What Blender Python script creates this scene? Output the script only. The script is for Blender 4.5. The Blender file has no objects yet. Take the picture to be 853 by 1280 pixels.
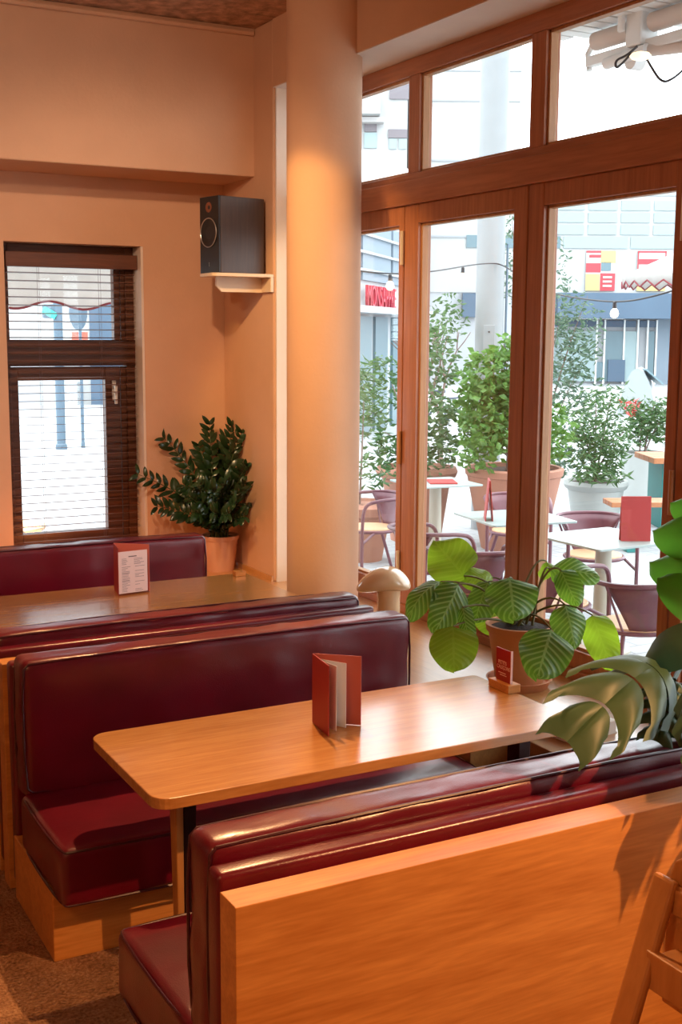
import bpy, bmesh, math, random
from mathutils import Vector, Matrix, noise
random.seed(7)
C = bpy.context.scene.collection
PI = math.pi
V = Vector
# ------------------------------------------------------------------ helpers
ORIG = {}
def tag(o, label=None, cat=None, group=None, kind=None):
    if label: o['label'] = label
    if cat: o['category'] = cat
    if group: o['group'] = group
    if kind: o['kind'] = kind
    return o
def thing(name, loc, label, cat, group=None):
    o = bpy.data.objects.new(name, None); C.objects.link(o)
    o.location = loc; o.empty_display_size = .05
    ORIG[o] = V(loc)
    return tag(o, label, cat, group)
def copy_tree(o, parent=None):
    c = o.copy(); C.objects.link(c); c.parent = parent
    for ch in list(o.children): copy_tree(ch, c)
    return c
class MB:
    def __init__(s): s.v = []; s.f = []; s.uv = None
    def add(s, vs, fs):
        n = len(s.v); s.v += [V(p) for p in vs]; s.f += [tuple(i + n for i in f) for f in fs]; return s
    def box(s, x0, x1, y0, y1, z0, z1):
        return s.add([(x0,y0,z0),(x1,y0,z0),(x1,y1,z0),(x0,y1,z0),(x0,y0,z1),(x1,y0,z1),(x1,y1,z1),(x0,y1,z1)],
                     [(0,3,2,1),(4,5,6,7),(0,1,5,4),(1,2,6,5),(2,3,7,6),(3,0,4,7)])
    def obox(s, c, ax, ay, az):     # oriented box: centre and three half vectors
        c, ax, ay, az = V(c), V(ax), V(ay), V(az)
        p = [c + i*ax + j*ay + k*az for k in (-1,1) for j in (-1,1) for i in (-1,1)]
        return s.add(p, [(0,2,3,1),(4,5,7,6),(0,1,5,4),(1,3,7,5),(3,2,6,7),(2,0,4,6)])
    def bar(s, p0, p1, w, t, up=(0,0,1)):   # rectangular bar, width w across, thickness t along up
        p0, p1 = V(p0), V(p1); d = (p1-p0)
        z = V(up); x = d.cross(z)
        if x.length < 1e-6: z = V((0,1,0)); x = d.cross(z)
        x.normalize(); z = x.cross(d).normalized()
        return s.obox((p0+p1)/2, d/2, x*w/2, z*t/2)
    def tube(s, pts, r, n=8, closed=False):
        pts = [V(p) for p in pts]; m = len(pts)
        rs = r if isinstance(r, (list, tuple)) else [r]*m
        rings = []; prev = None
        for i, p in enumerate(pts):
            if closed: d = pts[(i+1) % m] - pts[i-1]
            else: d = pts[min(i+1, m-1)] - pts[max(i-1, 0)]
            d.normalize()
            if prev is None:
                a = d.orthogonal().normalized()
            else:
                a = prev - d*prev.dot(d)
                a = a.normalized() if a.length > 1e-6 else d.orthogonal().normalized()
            prev = a; b = d.cross(a)
            rings.append([p + (a*math.cos(2*PI*k/n) + b*math.sin(2*PI*k/n))*rs[i] for k in range(n)])
        base = len(s.v)
        for rg in rings: s.v += rg
        last = m if closed else m-1
        for i in range(last):
            j = (i+1) % m
            for k in range(n):
                s.f.append((base+i*n+k, base+i*n+(k+1) % n, base+j*n+(k+1) % n, base+j*n+k))
        if not closed:
            s.f.append(tuple(base+k for k in reversed(range(n)))); s.f.append(tuple(base+(m-1)*n+k for k in range(n)))
        return s
    def lathe(s, prof, c=(0,0,0), n=28, cap=True):
        base = len(s.v); m = len(prof); c = V(c)
        for r, z in prof:
            for k in range(n): s.v.append(c + V((r*math.cos(2*PI*k/n), r*math.sin(2*PI*k/n), z)))
        for i in range(m-1):
            for k in range(n):
                s.f.append((base+i*n+k, base+i*n+(k+1) % n, base+(i+1)*n+(k+1) % n, base+(i+1)*n+k))
        if cap:
            s.f.append(tuple(base+k for k in reversed(range(n)))); s.f.append(tuple(base+(m-1)*n+k for k in range(n)))
        return s
    def prism(s, poly, z0, z1):     # polygon in xy (ccw), extruded
        n = len(poly)
        return s.add([(x,y,z0) for x,y in poly]+[(x,y,z1) for x,y in poly],
                     [tuple(reversed(range(n))), tuple(range(n,2*n))]+[(i,(i+1)%n,n+(i+1)%n,n+i) for i in range(n)])
    def rbox(s, x0, x1, y0, y1, z0, z1, r, seg=(14,4,4), puff=None):
        lo, hi = V((x0,y0,z0)), V((x1,y1,z1)); ilo, ihi = lo+V((r,r,r)), hi-V((r,r,r))
        ax = []
        for i in range(3):
            e = [lo[i]+r*t for t in (0,.25,.55)]
            ax.append(e + [ilo[i]+(ihi[i]-ilo[i])*k/seg[i] for k in range(seg[i]+1)] + [hi[i]-r*t for t in (.55,.25,0)])
        idx = {}
        def vid(i, j, k):
            key = (i,j,k)
            if key not in idx:
                p = V((ax[0][i],ax[1][j],ax[2][k]))
                q = V([min(max(p[a],ilo[a]),ihi[a]) for a in range(3)])
                d = p-q
                nn = d.normalized() if d.length > 1e-9 else V((0,0,0))
                P = q+nn*r
                if puff: P = P + nn*puff(P, nn)
                idx[key] = len(s.v); s.v.append(P)
            return idx[key]
        n = [len(a)-1 for a in ax]
        for a in range(3):
            b, c = (a+1)%3, (a+2)%3
            for side in (0, n[a]):
                for i in range(n[b]):
                    for j in range(n[c]):
                        def g(ii, jj):
                            t = [0,0,0]; t[a] = side; t[b] = ii; t[c] = jj; return vid(*t)
                        q = (g(i,j), g(i+1,j), g(i+1,j+1), g(i,j+1))
                        s.f.append(q if side else tuple(reversed(q)))
        return s
    def build(s, name, mat, parent=None, smooth=False, bevel=0, label=None, cat=None, group=None, kind=None, angle=None):
        off = ORIG.get(parent, V((0,0,0)))
        p = parent
        while p is not None and p.parent is not None:
            p = p.parent
        if p is not None and parent is not p: off = ORIG.get(p, V((0,0,0)))
        me = bpy.data.meshes.new(name)
        me.from_pydata([v-off for v in s.v], [], s.f)
        if s.uv:
            ul = me.uv_layers.new(name='UVMap')
            for lp in me.loops: ul.data[lp.index].uv = s.uv[lp.vertex_index]
        bm = bmesh.new(); bm.from_mesh(me)
        if bevel:
            es = [e for e in bm.edges if len(e.link_faces) == 2 and e.calc_face_angle(0) > .6]
            bmesh.ops.bevel(bm, geom=es, offset=bevel, segments=2, profile=.5, affect='EDGES', clamp_overlap=True)
        if not s.uv: bmesh.ops.recalc_face_normals(bm, faces=bm.faces)
        if smooth:
            for f in bm.faces: f.smooth = True
        bm.to_mesh(me); bm.free()
        if smooth:
            try: me.set_sharp_from_angle(angle=angle or .7)
            except Exception: pass
        me.materials.append(mat)
        o = bpy.data.objects.new(name, me); C.objects.link(o)
        if parent is not None: o.parent = parent
        return tag(o, label, cat, group, kind)
def bez(p0, p1, p2, n=10):
    p0, p1, p2 = V(p0), V(p1), V(p2)
    return [p0*(1-t)**2 + p1*2*t*(1-t) + p2*t*t for t in [i/n for i in range(n+1)]]
def smoothpath(pts, it=2, closed=False):
    pts = [V(p) for p in pts]
    for _ in range(it):
        q = [] if closed else [pts[0]]
        m = len(pts)
        for i in range(m if closed else m-1):
            a, b = pts[i], pts[(i+1) % m]
            q += [a*.75+b*.25, a*.25+b*.75]
        if not closed: q.append(pts[-1])
        pts = q
    return pts
def struct(o): o['kind'] = 'structure'; return o
# ------------------------------------------------------------------ materials
def mat(name):
    m = bpy.data.materials.new(name); m.use_nodes = True
    nt = m.node_tree; b = nt.nodes['Principled BSDF']
    return m, nt, b
def N(nt, t, **k):
    n = nt.nodes.new(t)
    for a, v in k.items(): setattr(n, a, v)
    return n
def L(nt, a, b): nt.links.new(a, b)
def coords(nt, scale=(1,1,1), rot=(0,0,0), kind='Object'):
    tc = N(nt,'ShaderNodeTexCoord'); mp = N(nt,'ShaderNodeMapping')
    mp.inputs['Scale'].default_value = scale; mp.inputs['Rotation'].default_value = rot
    L(nt, tc.outputs[kind], mp.inputs['Vector']); return mp.outputs['Vector']
def ramp(nt, fac, stops):
    r = N(nt,'ShaderNodeValToRGB'); e = r.color_ramp.elements
    while len(e) < len(stops): e.new(.5)
    for el, (p, c) in zip(e, stops): el.position = p; el.color = (*c,1)
    L(nt, fac, r.inputs['Fac']); return r.outputs['Color']
def bump(nt, b, h, s=.2, d=.02):
    n = N(nt,'ShaderNodeBump'); n.inputs['Strength'].default_value = s; n.inputs['Distance'].default_value = d
    L(nt, h, n.inputs['Height']); L(nt, n.outputs['Normal'], b.inputs['Normal'])
def plain(name, col, rough=.5, metal=0, coat=0, var=.0, scale=6, bumpy=0, bscale=60, emit=None, sub=0):
    m, nt, b = mat(name)
    b.inputs['Base Color'].default_value = (*col,1); b.inputs['Roughness'].default_value = rough
    b.inputs['Metallic'].default_value = metal; b.inputs['Coat Weight'].default_value = coat
    if var:
        nz = N(nt,'ShaderNodeTexNoise'); nz.inputs['Scale'].default_value = scale; nz.inputs['Detail'].default_value = 5
        L(nt, coords(nt), nz.inputs['Vector'])
        L(nt, ramp(nt, nz.outputs['Fac'], [(.25,[c*(1-var) for c in col]),(.75,[min(1,c*(1+var)) for c in col])]), b.inputs['Base Color'])
    if bumpy:
        nz = N(nt,'ShaderNodeTexNoise'); nz.inputs['Scale'].default_value = bscale; nz.inputs['Detail'].default_value = 4
        L(nt, coords(nt), nz.inputs['Vector']); bump(nt, b, nz.outputs['Fac'], bumpy, .01)
    if emit:
        b.inputs['Emission Color'].default_value = (*emit[0],1); b.inputs['Emission Strength'].default_value = emit[1]
    return m
def wood(name, c0, c1, rough=.4, scale=(1.2,14,14), coat=0, spec=.5, ringd=2.0):
    m, nt, b = mat(name)
    v = coords(nt, scale)
    n1 = N(nt,'ShaderNodeTexNoise'); n1.inputs['Scale'].default_value = 1.3; n1.inputs['Detail'].default_value = 6; n1.inputs['Distortion'].default_value = ringd
    L(nt, v, n1.inputs['Vector'])
    n2 = N(nt,'ShaderNodeTexNoise'); n2.inputs['Scale'].default_value = 7; n2.inputs['Detail'].default_value = 5
    L(nt, v, n2.inputs['Vector'])
    mx = N(nt,'ShaderNodeMix'); mx.data_type='FLOAT'; mx.inputs[0].default_value = .42
    L(nt, n1.outputs['Fac'], mx.inputs[2]); L(nt, n2.outputs['Fac'], mx.inputs[3])
    L(nt, ramp(nt, mx.outputs[0], [(.34,c1),(.5,[(a+b_)/2 for a,b_ in zip(c0,c1)]),(.64,c0)]), b.inputs['Base Color'])
    b.inputs['Roughness'].default_value = rough; b.inputs['Coat Weight'].default_value = coat; b.inputs['Coat Roughness'].default_value = .2
    b.inputs['Specular IOR Level'].default_value = spec
    bump(nt, b, mx.outputs[0], .06, .004)
    return m
def leather(name, col, rough=.32):
    m, nt, b = mat(name)
    nz = N(nt,'ShaderNodeTexNoise'); nz.inputs['Scale'].default_value = 5; nz.inputs['Detail'].default_value = 4
    v = coords(nt); L(nt, v, nz.inputs['Vector'])
    L(nt, ramp(nt, nz.outputs['Fac'], [(.3,[c*.8 for c in col]),(.7,[c*1.15 for c in col])]), b.inputs['Base Color'])
    b.inputs['Roughness'].default_value = rough; b.inputs['Coat Weight'].default_value = .35; b.inputs['Coat Roughness'].default_value = .2
    vo = N(nt,'ShaderNodeTexVoronoi'); vo.inputs['Scale'].default_value = 260; L(nt, v, vo.inputs['Vector'])
    n2 = N(nt,'ShaderNodeTexNoise'); n2.inputs['Scale'].default_value = 16; n2.inputs['Detail'].default_value = 5; L(nt, v, n2.inputs['Vector'])
    mx = N(nt,'ShaderNodeMix'); mx.data_type='FLOAT'; mx.inputs[0].default_value = .7
    L(nt, vo.outputs['Distance'], mx.inputs[2]); L(nt, n2.outputs['Fac'], mx.inputs[3])
    bump(nt, b, mx.outputs[0], .18, .005)
    return m
def leafmat(name, c0, c1, rough=.35, trans=.3, stripes=0, tcol=None):
    m, nt, b = mat(name)
    out = nt.nodes['Material Output']
    if stripes:
        uv = N(nt,'ShaderNodeUVMap'); sx = N(nt,'ShaderNodeSeparateXYZ'); L(nt, uv.outputs['UV'], sx.inputs[0])
        a = N(nt,'ShaderNodeMath', operation='SUBTRACT'); L(nt, sx.outputs['X'], a.inputs[0]); a.inputs[1].default_value = .5
        ab = N(nt,'ShaderNodeMath', operation='ABSOLUTE'); L(nt, a.outputs[0], ab.inputs[0])
        ml = N(nt,'ShaderNodeMath', operation='MULTIPLY'); L(nt, ab.outputs[0], ml.inputs[0]); ml.inputs[1].default_value = .55
        sb = N(nt,'ShaderNodeMath', operation='SUBTRACT'); L(nt, sx.outputs['Y'], sb.inputs[0]); L(nt, ml.outputs[0], sb.inputs[1])
        m2 = N(nt,'ShaderNodeMath', operation='MULTIPLY'); L(nt, sb.outputs[0], m2.inputs[0]); m2.inputs[1].default_value = stripes*2*PI
        sn = N(nt,'ShaderNodeMath', operation='SINE'); L(nt, m2.outputs[0], sn.inputs[0])
        rib = N(nt,'ShaderNodeMath', operation='LESS_THAN'); L(nt, ab.outputs[0], rib.inputs[0]); rib.inputs[1].default_value = .025
        mxm = N(nt,'ShaderNodeMath', operation='MAXIMUM'); L(nt, sn.outputs[0], mxm.inputs[0]); L(nt, rib.outputs[0], mxm.inputs[1])
        col = ramp(nt, mxm.outputs[0], [(0.1,c0),(.85,c1)])
        bump(nt, b, sn.outputs[0], .25, .004)
    else:
        nz = N(nt,'ShaderNodeTexNoise'); nz.inputs['Scale'].default_value = 9; nz.inputs['Detail'].default_value = 3
        L(nt, coords(nt), nz.inputs['Vector'])
        col = ramp(nt, nz.outputs['Fac'], [(.3,c0),(.7,c1)])
    L(nt, col, b.inputs['Base Color']); b.inputs['Roughness'].default_value = rough
    if trans:
        tr = N(nt,'ShaderNodeBsdfTranslucent')
        if tcol: tr.inputs['Color'].default_value = (*tcol,1)
        else: L(nt, col, tr.inputs['Color'])
        ms = N(nt,'ShaderNodeMixShader'); ms.inputs[0].default_value = trans
        L(nt, b.outputs[0], ms.inputs[1]); L(nt, tr.outputs[0], ms.inputs[2]); L(nt, ms.outputs[0], out.inputs['Surface'])
    return m
def glassmat(name, tint=(1,1,1), refl=.03):
    m = bpy.data.materials.new(name); m.use_nodes = True; nt = m.node_tree; nt.nodes.clear()
    out = N(nt,'ShaderNodeOutputMaterial'); tr = N(nt,'ShaderNodeBsdfTransparent'); gl = N(nt,'ShaderNodeBsdfGlossy')
    tr.inputs['Color'].default_value = (*tint,1); gl.inputs['Roughness'].default_value = .01
    lw = N(nt,'ShaderNodeLayerWeight'); lw.inputs['Blend'].default_value = .5
    pw = N(nt,'ShaderNodeMath', operation='POWER'); L(nt, lw.outputs['Facing'], pw.inputs[0]); pw.inputs[1].default_value = 4
    fr = N(nt,'ShaderNodeMath', operation='MULTIPLY_ADD'); L(nt, pw.outputs[0], fr.inputs[0]); fr.inputs[1].default_value = .5; fr.inputs[2].default_value = refl
    ms = N(nt,'ShaderNodeMixShader'); L(nt, fr.outputs[0], ms.inputs[0]); L(nt, tr.outputs[0], ms.inputs[1]); L(nt, gl.outputs[0], ms.inputs[2])
    L(nt, ms.outputs[0], out.inputs['Surface']); return m
M = {}
M['plaster'] = plain('peach plaster', (.62,.36,.22), .8, var=.05, scale=3, bumpy=.12, bscale=45)
M['white_daylit_plaster'] = plain('white daylit plaster', (.72,.60,.50), .8, var=.04, bumpy=.1)
M['ceiling'] = plain('rough sprayed ceiling', (.44,.25,.15), .95, var=.55, scale=14, bumpy=1.0, bscale=22)
def carpet():
    m, nt, b = mat('brown carpet'); v = coords(nt)
    n1 = N(nt,'ShaderNodeTexNoise'); n1.inputs['Scale'].default_value = 9; n1.inputs['Detail'].default_value = 8; n1.inputs['Roughness'].default_value = .7; L(nt, v, n1.inputs['Vector'])
    n2 = N(nt,'ShaderNodeTexNoise'); n2.inputs['Scale'].default_value = 90; n2.inputs['Detail'].default_value = 4; L(nt, v, n2.inputs['Vector'])
    mx = N(nt,'ShaderNodeMix'); mx.data_type='FLOAT'; mx.inputs[0].default_value = .5
    L(nt, n1.outputs['Fac'], mx.inputs[2]); L(nt, n2.outputs['Fac'], mx.inputs[3])
    L(nt, ramp(nt, mx.outputs[0], [(.32,(.13,.06,.03)),(.5,(.34,.17,.09)),(.68,(.55,.32,.18))]), b.inputs['Base Color'])
    b.inputs['Roughness'].default_value = .95; b.inputs['Specular IOR Level'].default_value = .1
    bump(nt, b, mx.outputs[0], .9, .03); return m
M['carpet'] = carpet()
M['beech'] = wood('orange beech veneer', (.70,.30,.075), (.50,.18,.036), .38, (1.3,15,15), ringd=1.2)
M['beech_v'] = wood('beech plinth veneer', (.60,.27,.08), (.46,.19,.05), .42, (9,9,1.0))
M['tabletop'] = wood('oiled oak tabletop', (.62,.29,.08), (.44,.18,.042), .27, (1.5,22,12), coat=1.0, spec=.8, ringd=1.3)
M['ledge'] = wood('oiled oak ledge', (.60,.30,.10), (.46,.21,.065), .3, (22,1.5,12), coat=1.0, spec=.7, ringd=1.3)
M['frame'] = wood('varnished frame timber', (.46,.18,.085), (.33,.115,.052), .34, (12,12,.8))
M['frame_h'] = wood('varnished rail timber', (.46,.18,.085), (.33,.115,.052), .34, (12,.8,12))
M['bead'] = wood('glazing bead timber', (.52,.26,.11), (.38,.17,.065), .45, (12,12,.8))
M['blindwood'] = wood('brown blind timber', (.15,.052,.024), (.09,.03,.014), .45, (1,14,14))
M['highchair'] = wood('pale varnished highchair wood', (.60,.27,.085), (.48,.2,.055), .45, (8,8,1))
M['leather'] = leather('oxblood leather', (.13,.003,.013), .3)
M['piping'] = plain('oxblood piping', (.055,.004,.010), .35)
M['darksteel_shade'] = plain('dark painted steel and leg shade', (.035,.012,.012), .4, .3)
M['terracotta'] = plain('terracotta clay', (.58,.23,.10), .75, var=.12, scale=8, bumpy=.1)
M['pale_terracotta'] = plain('pale terracotta clay', (.60,.30,.19), .8, var=.12, scale=5, bumpy=.1)
M['out_terracotta'] = plain('weathered terracotta clay', (.34,.16,.11), .85, var=.15, scale=4, bumpy=.15)
M['soil'] = plain('potting soil', (.03,.017,.01), .95, var=.4, scale=40, bumpy=.8, bscale=60)
M['ceramic'] = plain('cream glazed ceramic', (.78,.55,.34), .12, coat=.6)
M['black_plastic'] = plain('black satin plastic', (.02,.02,.022), .4)
M['black_baffle'] = plain('black speaker baffle', (.018,.018,.02), .45)
M['walnut'] = wood('dark walnut cabinet', (.07,.04,.025), (.045,.025,.016), .45, (12,12,1))
M['cone'] = plain('speaker cone', (.012,.012,.013), .5)
M['copper'] = plain('copper tweeter', (.35,.14,.08), .4, .6)
M['silver'] = plain('brushed silver', (.6,.6,.58), .3, .9)
M['shelf'] = plain('cream painted shelf', (.72,.55,.38), .5)
M['menu_red'] = plain('red menu card', (.40,.035,.035), .55, var=.06)
M['menu_inner'] = plain('coral menu card lining', (.60,.14,.095), .6)
M['paper'] = plain('cream paper', (.78,.72,.66), .7)
M['pinkpaper'] = plain('pale pink paper', (.74,.52,.48), .6)
M['ink'] = plain('grey print', (.16,.10,.10), .7)
M['whiteink'] = plain('pink print', (.85,.55,.50), .6)
M['sign_red'] = plain('red sign card', (.36,.02,.02), .35)
M['acrylic'] = glassmat('clear acrylic', (.93,.93,.92))
M['glass'] = glassmat('window glass', (.97,.985,.98))
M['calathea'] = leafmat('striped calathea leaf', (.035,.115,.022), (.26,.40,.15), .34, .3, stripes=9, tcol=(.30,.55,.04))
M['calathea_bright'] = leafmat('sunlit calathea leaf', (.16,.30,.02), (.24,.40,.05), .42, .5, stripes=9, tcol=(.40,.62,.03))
M['stem'] = plain('olive plant stem', (.14,.12,.03), .5)
M['zz'] = leafmat('glossy dark leaf', (.010,.028,.010), (.022,.055,.018), .25, .06)
M['zzstem'] = plain('dark green stem', (.05,.07,.02), .5)
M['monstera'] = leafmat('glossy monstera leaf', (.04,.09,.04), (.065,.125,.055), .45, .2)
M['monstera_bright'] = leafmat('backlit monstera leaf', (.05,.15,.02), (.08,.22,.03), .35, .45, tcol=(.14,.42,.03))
M['plum'] = plain('plum powder coated steel', (.14,.05,.07), .4, var=.08)
M['seatwood'] = wood('pale chair seat wood', (.60,.38,.22), (.50,.30,.16), .5, (2,12,12))
M['minttop'] = plain('pale mint table laminate', (.34,.42,.42), .35)
M['cream_ped'] = plain('cream pedestal', (.42,.39,.32), .5)
M['white_plastic'] = plain('white planter plastic', (.36,.38,.37), .6, var=.04)
M['teal'] = plain('teal paint', (.015,.19,.18), .5)
M['slatwood'] = wood('varnished bench slat', (.42,.17,.07), (.32,.12,.045), .5, (12,2,12))
M['ground'] = None
M['concrete'] = plain('pale grey pole paint', (.23,.25,.26), .55, var=.04)
M['facade'] = plain('white facade render', (.40,.41,.41), .8, var=.03, scale=.3)
M['facade2'] = plain('pale facade render', (.36,.38,.40), .8, var=.03, scale=.4)
M['joint'] = plain('grey facade joint', (.30,.32,.34), .8)
M['aqua'] = plain('pale aqua glazing', (.25,.34,.35), .3)
M['aqua_dark'] = plain('grey aqua glazing', (.10,.17,.20), .3)
M['bluegrey'] = plain('slate blue cladding', (.06,.105,.16), .6, var=.08, scale=.6)
M['bluegrey2'] = plain('pale blue grey cladding', (.17,.22,.27), .6, var=.05, scale=.6)
M['poster_red'] = plain('red poster print', (.50,.045,.06), .6)
M['poster_yellow'] = plain('yellow poster print', (.48,.38,.16), .6)
M['poster_white'] = plain('white poster print', (.46,.44,.43), .6)
M['red_letter'] = plain('red sign letters', (.42,.02,.045), .5)
M['shutter'] = plain('mauve grey shutter', (.17,.155,.17), .7)
M['white_metal'] = plain('white painted metal', (.74,.75,.74), .4)
M['awning_fabric'] = plain('pale awning fabric', (.42,.41,.40), .9, var=.03)
M['valance'] = leafmat('thin white awning cloth', (.62,.60,.58), (.68,.66,.64), .9, .55)
M['awning_roll'] = plain('rolled beige awning fabric', (.62,.55,.50), .9, var=.06)
M['trimred'] = plain('dark red scallop trim', (.20,.03,.04), .8)
M['cable'] = plain('black cable', (.02,.02,.025), .5)
M['bulb'] = plain('frosted bulb', (.9,.8,.65), .2, emit=((1,.78,.5),1.4))
M['leaf_green'] = leafmat('bright shrub leaf', (.06,.16,.025), (.15,.30,.065), .45, .4)
M['leaf_mid'] = leafmat('mid green shrub leaf', (.035,.095,.03), (.10,.20,.065), .45, .35)
M['leaf_olive'] = leafmat('grey green shrub leaf', (.05,.11,.07), (.12,.20,.13), .5, .35)
M['bark'] = plain('grey brown bark', (.16,.11,.09), .9, var=.3, scale=12)
M['berry'] = plain('red foliage', (.5,.06,.05), .5)
M['postblue'] = plain('blue grey street post paint', (.09,.14,.19), .5)
M['lamp_green'] = plain('green traffic lens', (.02,.40,.33), .3)
M['kiosk'] = plain('pale grey kiosk shell', (.27,.30,.31), .5)
M['handle'] = plain('worn white handle', (.72,.62,.52), .35, .2)
M['bike'] = plain('dark bicycle paint', (.05,.07,.11), .5)
def paving():
    m, nt, b = mat('pale stone paving'); v = coords(nt)
    br = N(nt,'ShaderNodeTexBrick'); br.inputs['Scale'].default_value = 1.6; br.inputs['Mortar Size'].default_value = .012
    br.inputs['Color1'].default_value = (.40,.42,.43,1); br.inputs['Color2'].default_value = (.35,.37,.39,1); br.inputs['Mortar'].default_value = (.25,.27,.29,1)
    L(nt, v, br.inputs['Vector'])
    nz = N(nt,'ShaderNodeTexNoise'); nz.inputs['Scale'].default_value = .7; nz.inputs['Detail'].default_value = 5; L(nt, v, nz.inputs['Vector'])
    mx = N(nt,'ShaderNodeMix'); mx.data_type='RGBA'; mx.blend_type='MULTIPLY'; mx.inputs[0].default_value = .35
    L(nt, br.outputs['Color'], mx.inputs[6]); L(nt, ramp(nt, nz.outputs['Fac'], [(.35,(.7,.72,.74)),(.65,(1,1,1))]), mx.inputs[7])
    L(nt, mx.outputs[2], b.inputs['Base Color']); b.inputs['Roughness'].default_value = .8
    return m
M['paving'] = paving()

# ------------------------------------------------------------------ camera
H = 2.05
RX = V((.87970344,-.47548535,.00596163)); RYd = V((-.06480549,-.13229893,-.9890891)); RZ = V((.4710861,.86971873,-.14719789))
cam = bpy.data.cameras.new('camera'); co = bpy.data.objects.new('camera', cam); C.objects.link(co)
m3 = Matrix((RX, -RYd, -RZ)).transposed()
co.matrix_world = Matrix.Translation((0,0,H)) @ m3.to_4x4()
cam.sensor_fit = 'VERTICAL'; cam.sensor_height = 36; cam.lens = 36*1512/1280; cam.clip_start = .05; cam.clip_end = 400
bpy.context.scene.camera = co
def at(u, v, d):        # a place in the room measured off the photograph: direction and distance ahead
    return V((0,0,H)) + RX*((u-426.5)/1512*d) + RYd*((v-640)/1512*d) + RZ*d

# ------------------------------------------------------------------ the room
struct(MB().box(-3,3.6,-3,7.9,-.12,0).build('floor', M['carpet']))
struct(MB().box(-3,3.6,-3,7.0,3.86,4.0).build('ceiling', M['ceiling']))
struct(MB().box(-3.15,-3,-3,7.9,-.12,4.0).build('wall_left', M['plaster']))
struct(MB().box(-3.15,3.6,-3.15,-3,-.12,4.0).build('wall_front', M['plaster']))
b = MB()       # back wall with its window opening
b.box(-3,1.743,7.5,7.9,0,3.0); b.box(2.62,3.6,7.5,7.9,0,3.0); b.box(1.743,2.62,7.5,7.9,2.58,3.0); b.box(1.743,2.62,7.5,7.9,0,.62)
struct(b.build('wall_back', M['plaster']))
struct(MB().box(2.604,2.6195,7.502,7.655,.62,2.578).build('trim_41', M['white_daylit_plaster']))  # reveal liner, window daylight put into its pale colour
struct(MB().box(-3,3.6,7.0,7.9,2.99,4.0).build('trim_1', M['plaster'], bevel=.008, ))
struct(MB().tube([(-3,6.985,3.83),(3.16,6.985,3.83)], .018).build('trim_2', M['plaster'], smooth=True))
struct(MB().box(3.17,3.6,6.73,7.5,.5,3.86).build('wall_right', M['plaster'], bevel=.01))
struct(MB().box(3.17,3.62,1.0,6.73,3.478,4.0).build('trim_3', M['plaster']))
struct(MB().box(3.172,3.62,1.0,6.73,3.473,3.478).build('trim_40', M['white_daylit_plaster']))  # lintel underside, daylight from below painted as a paler plate
struct(MB().box(3.17,3.6,-3,1.0,0,4.0).build('wall_right_front', M['plaster']))
struct(MB().box(3.185,3.62,6.715,6.73,.5,3.473).build('trim_4', M['white_daylit_plaster']))
struct(MB().box(3.155,3.17,6.73,7.5,.5,.535).build('baseboard_right', M['ledge']))
# ledge along the window, with a notch under the table
lg = MB()
poly = [(2.55,1.0),(3.6,1.0),(3.6,7.5),(2.55,7.5),(2.55,3.66),(2.77,3.66),(2.77,2.95),(2.55,2.95)]
lg.prism(poly, 0, .5)
struct(lg.build('trim_5', M['ledge'], bevel=.004))
# column
struct(MB().tube([(3.073,5.886,.5),(3.073,5.886,3.86)], .2, n=64).build('trim_6', M['plaster'], smooth=True))

# ---- glazed folding wall
FX0, FX1, GX = 3.47, 3.555, 3.52
def frame_beam(name, mats, boxes, **k):
    m_ = MB()
    for bx in boxes: m_.box(*bx)
    return struct(m_.build(name, mats, bevel=.004, **k))
frame_beam('trim_7', M['frame_h'], [(FX0,FX1,1.0,6.72,3.385,3.473)])                       # head rail
frame_beam('trim_8', M['frame_h'], [(3.445,FX1+.01,1.0,6.72,2.722,2.846),(FX0,FX1,1.0,6.72,2.846,2.885)])      # transom beam
frame_beam('trim_9', M['frame_h'], [(FX0-.02,FX1+.03,1.0,6.72,.5,.545)])                  # sill strip
cuts = [(6.72,5.683),(5.58,4.625),(4.52,3.42),(3.32,2.2)]
mull = [(5.683,5.58),(4.625,4.52),(3.42,3.32),(2.2,2.1),(1.08,1.0)]
for i, (a, b_) in enumerate(mull):
    frame_beam('trim_%d' % (10+i), M['frame'], [(FX0+.002,FX1,b_,a,2.885,3.385)])
for i, (a, b_) in enumerate(cuts+[(2.1,1.08)]):
    w = MB(); e = .014
    w.box(FX0+.02,GX+.01,a-e,a,2.885,3.385); w.box(FX0+.02,GX+.01,b_,b_+e,2.885,3.385)
    w.box(FX0+.02,GX+.01,b_,a,2.885,2.885+e); w.box(FX0+.02,GX+.01,b_,a,3.385-e,3.385)
    wo = struct(w.build('window_%d' % (i+2), M['bead'], bevel=.002))
    MB().box(GX,GX+.006,b_+e,a-e,2.885+e,3.385-e).build('pane', M['glass'], wo)
leaves = [(6.72,5.715,6.60,5.765),(5.705,4.62,5.572,4.725),(4.61,3.607,4.50,3.665),(3.597,2.6,3.53,2.72),(2.59,1.6,2.5,1.7),(1.59,1.0,1.5,1.1)]
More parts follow.
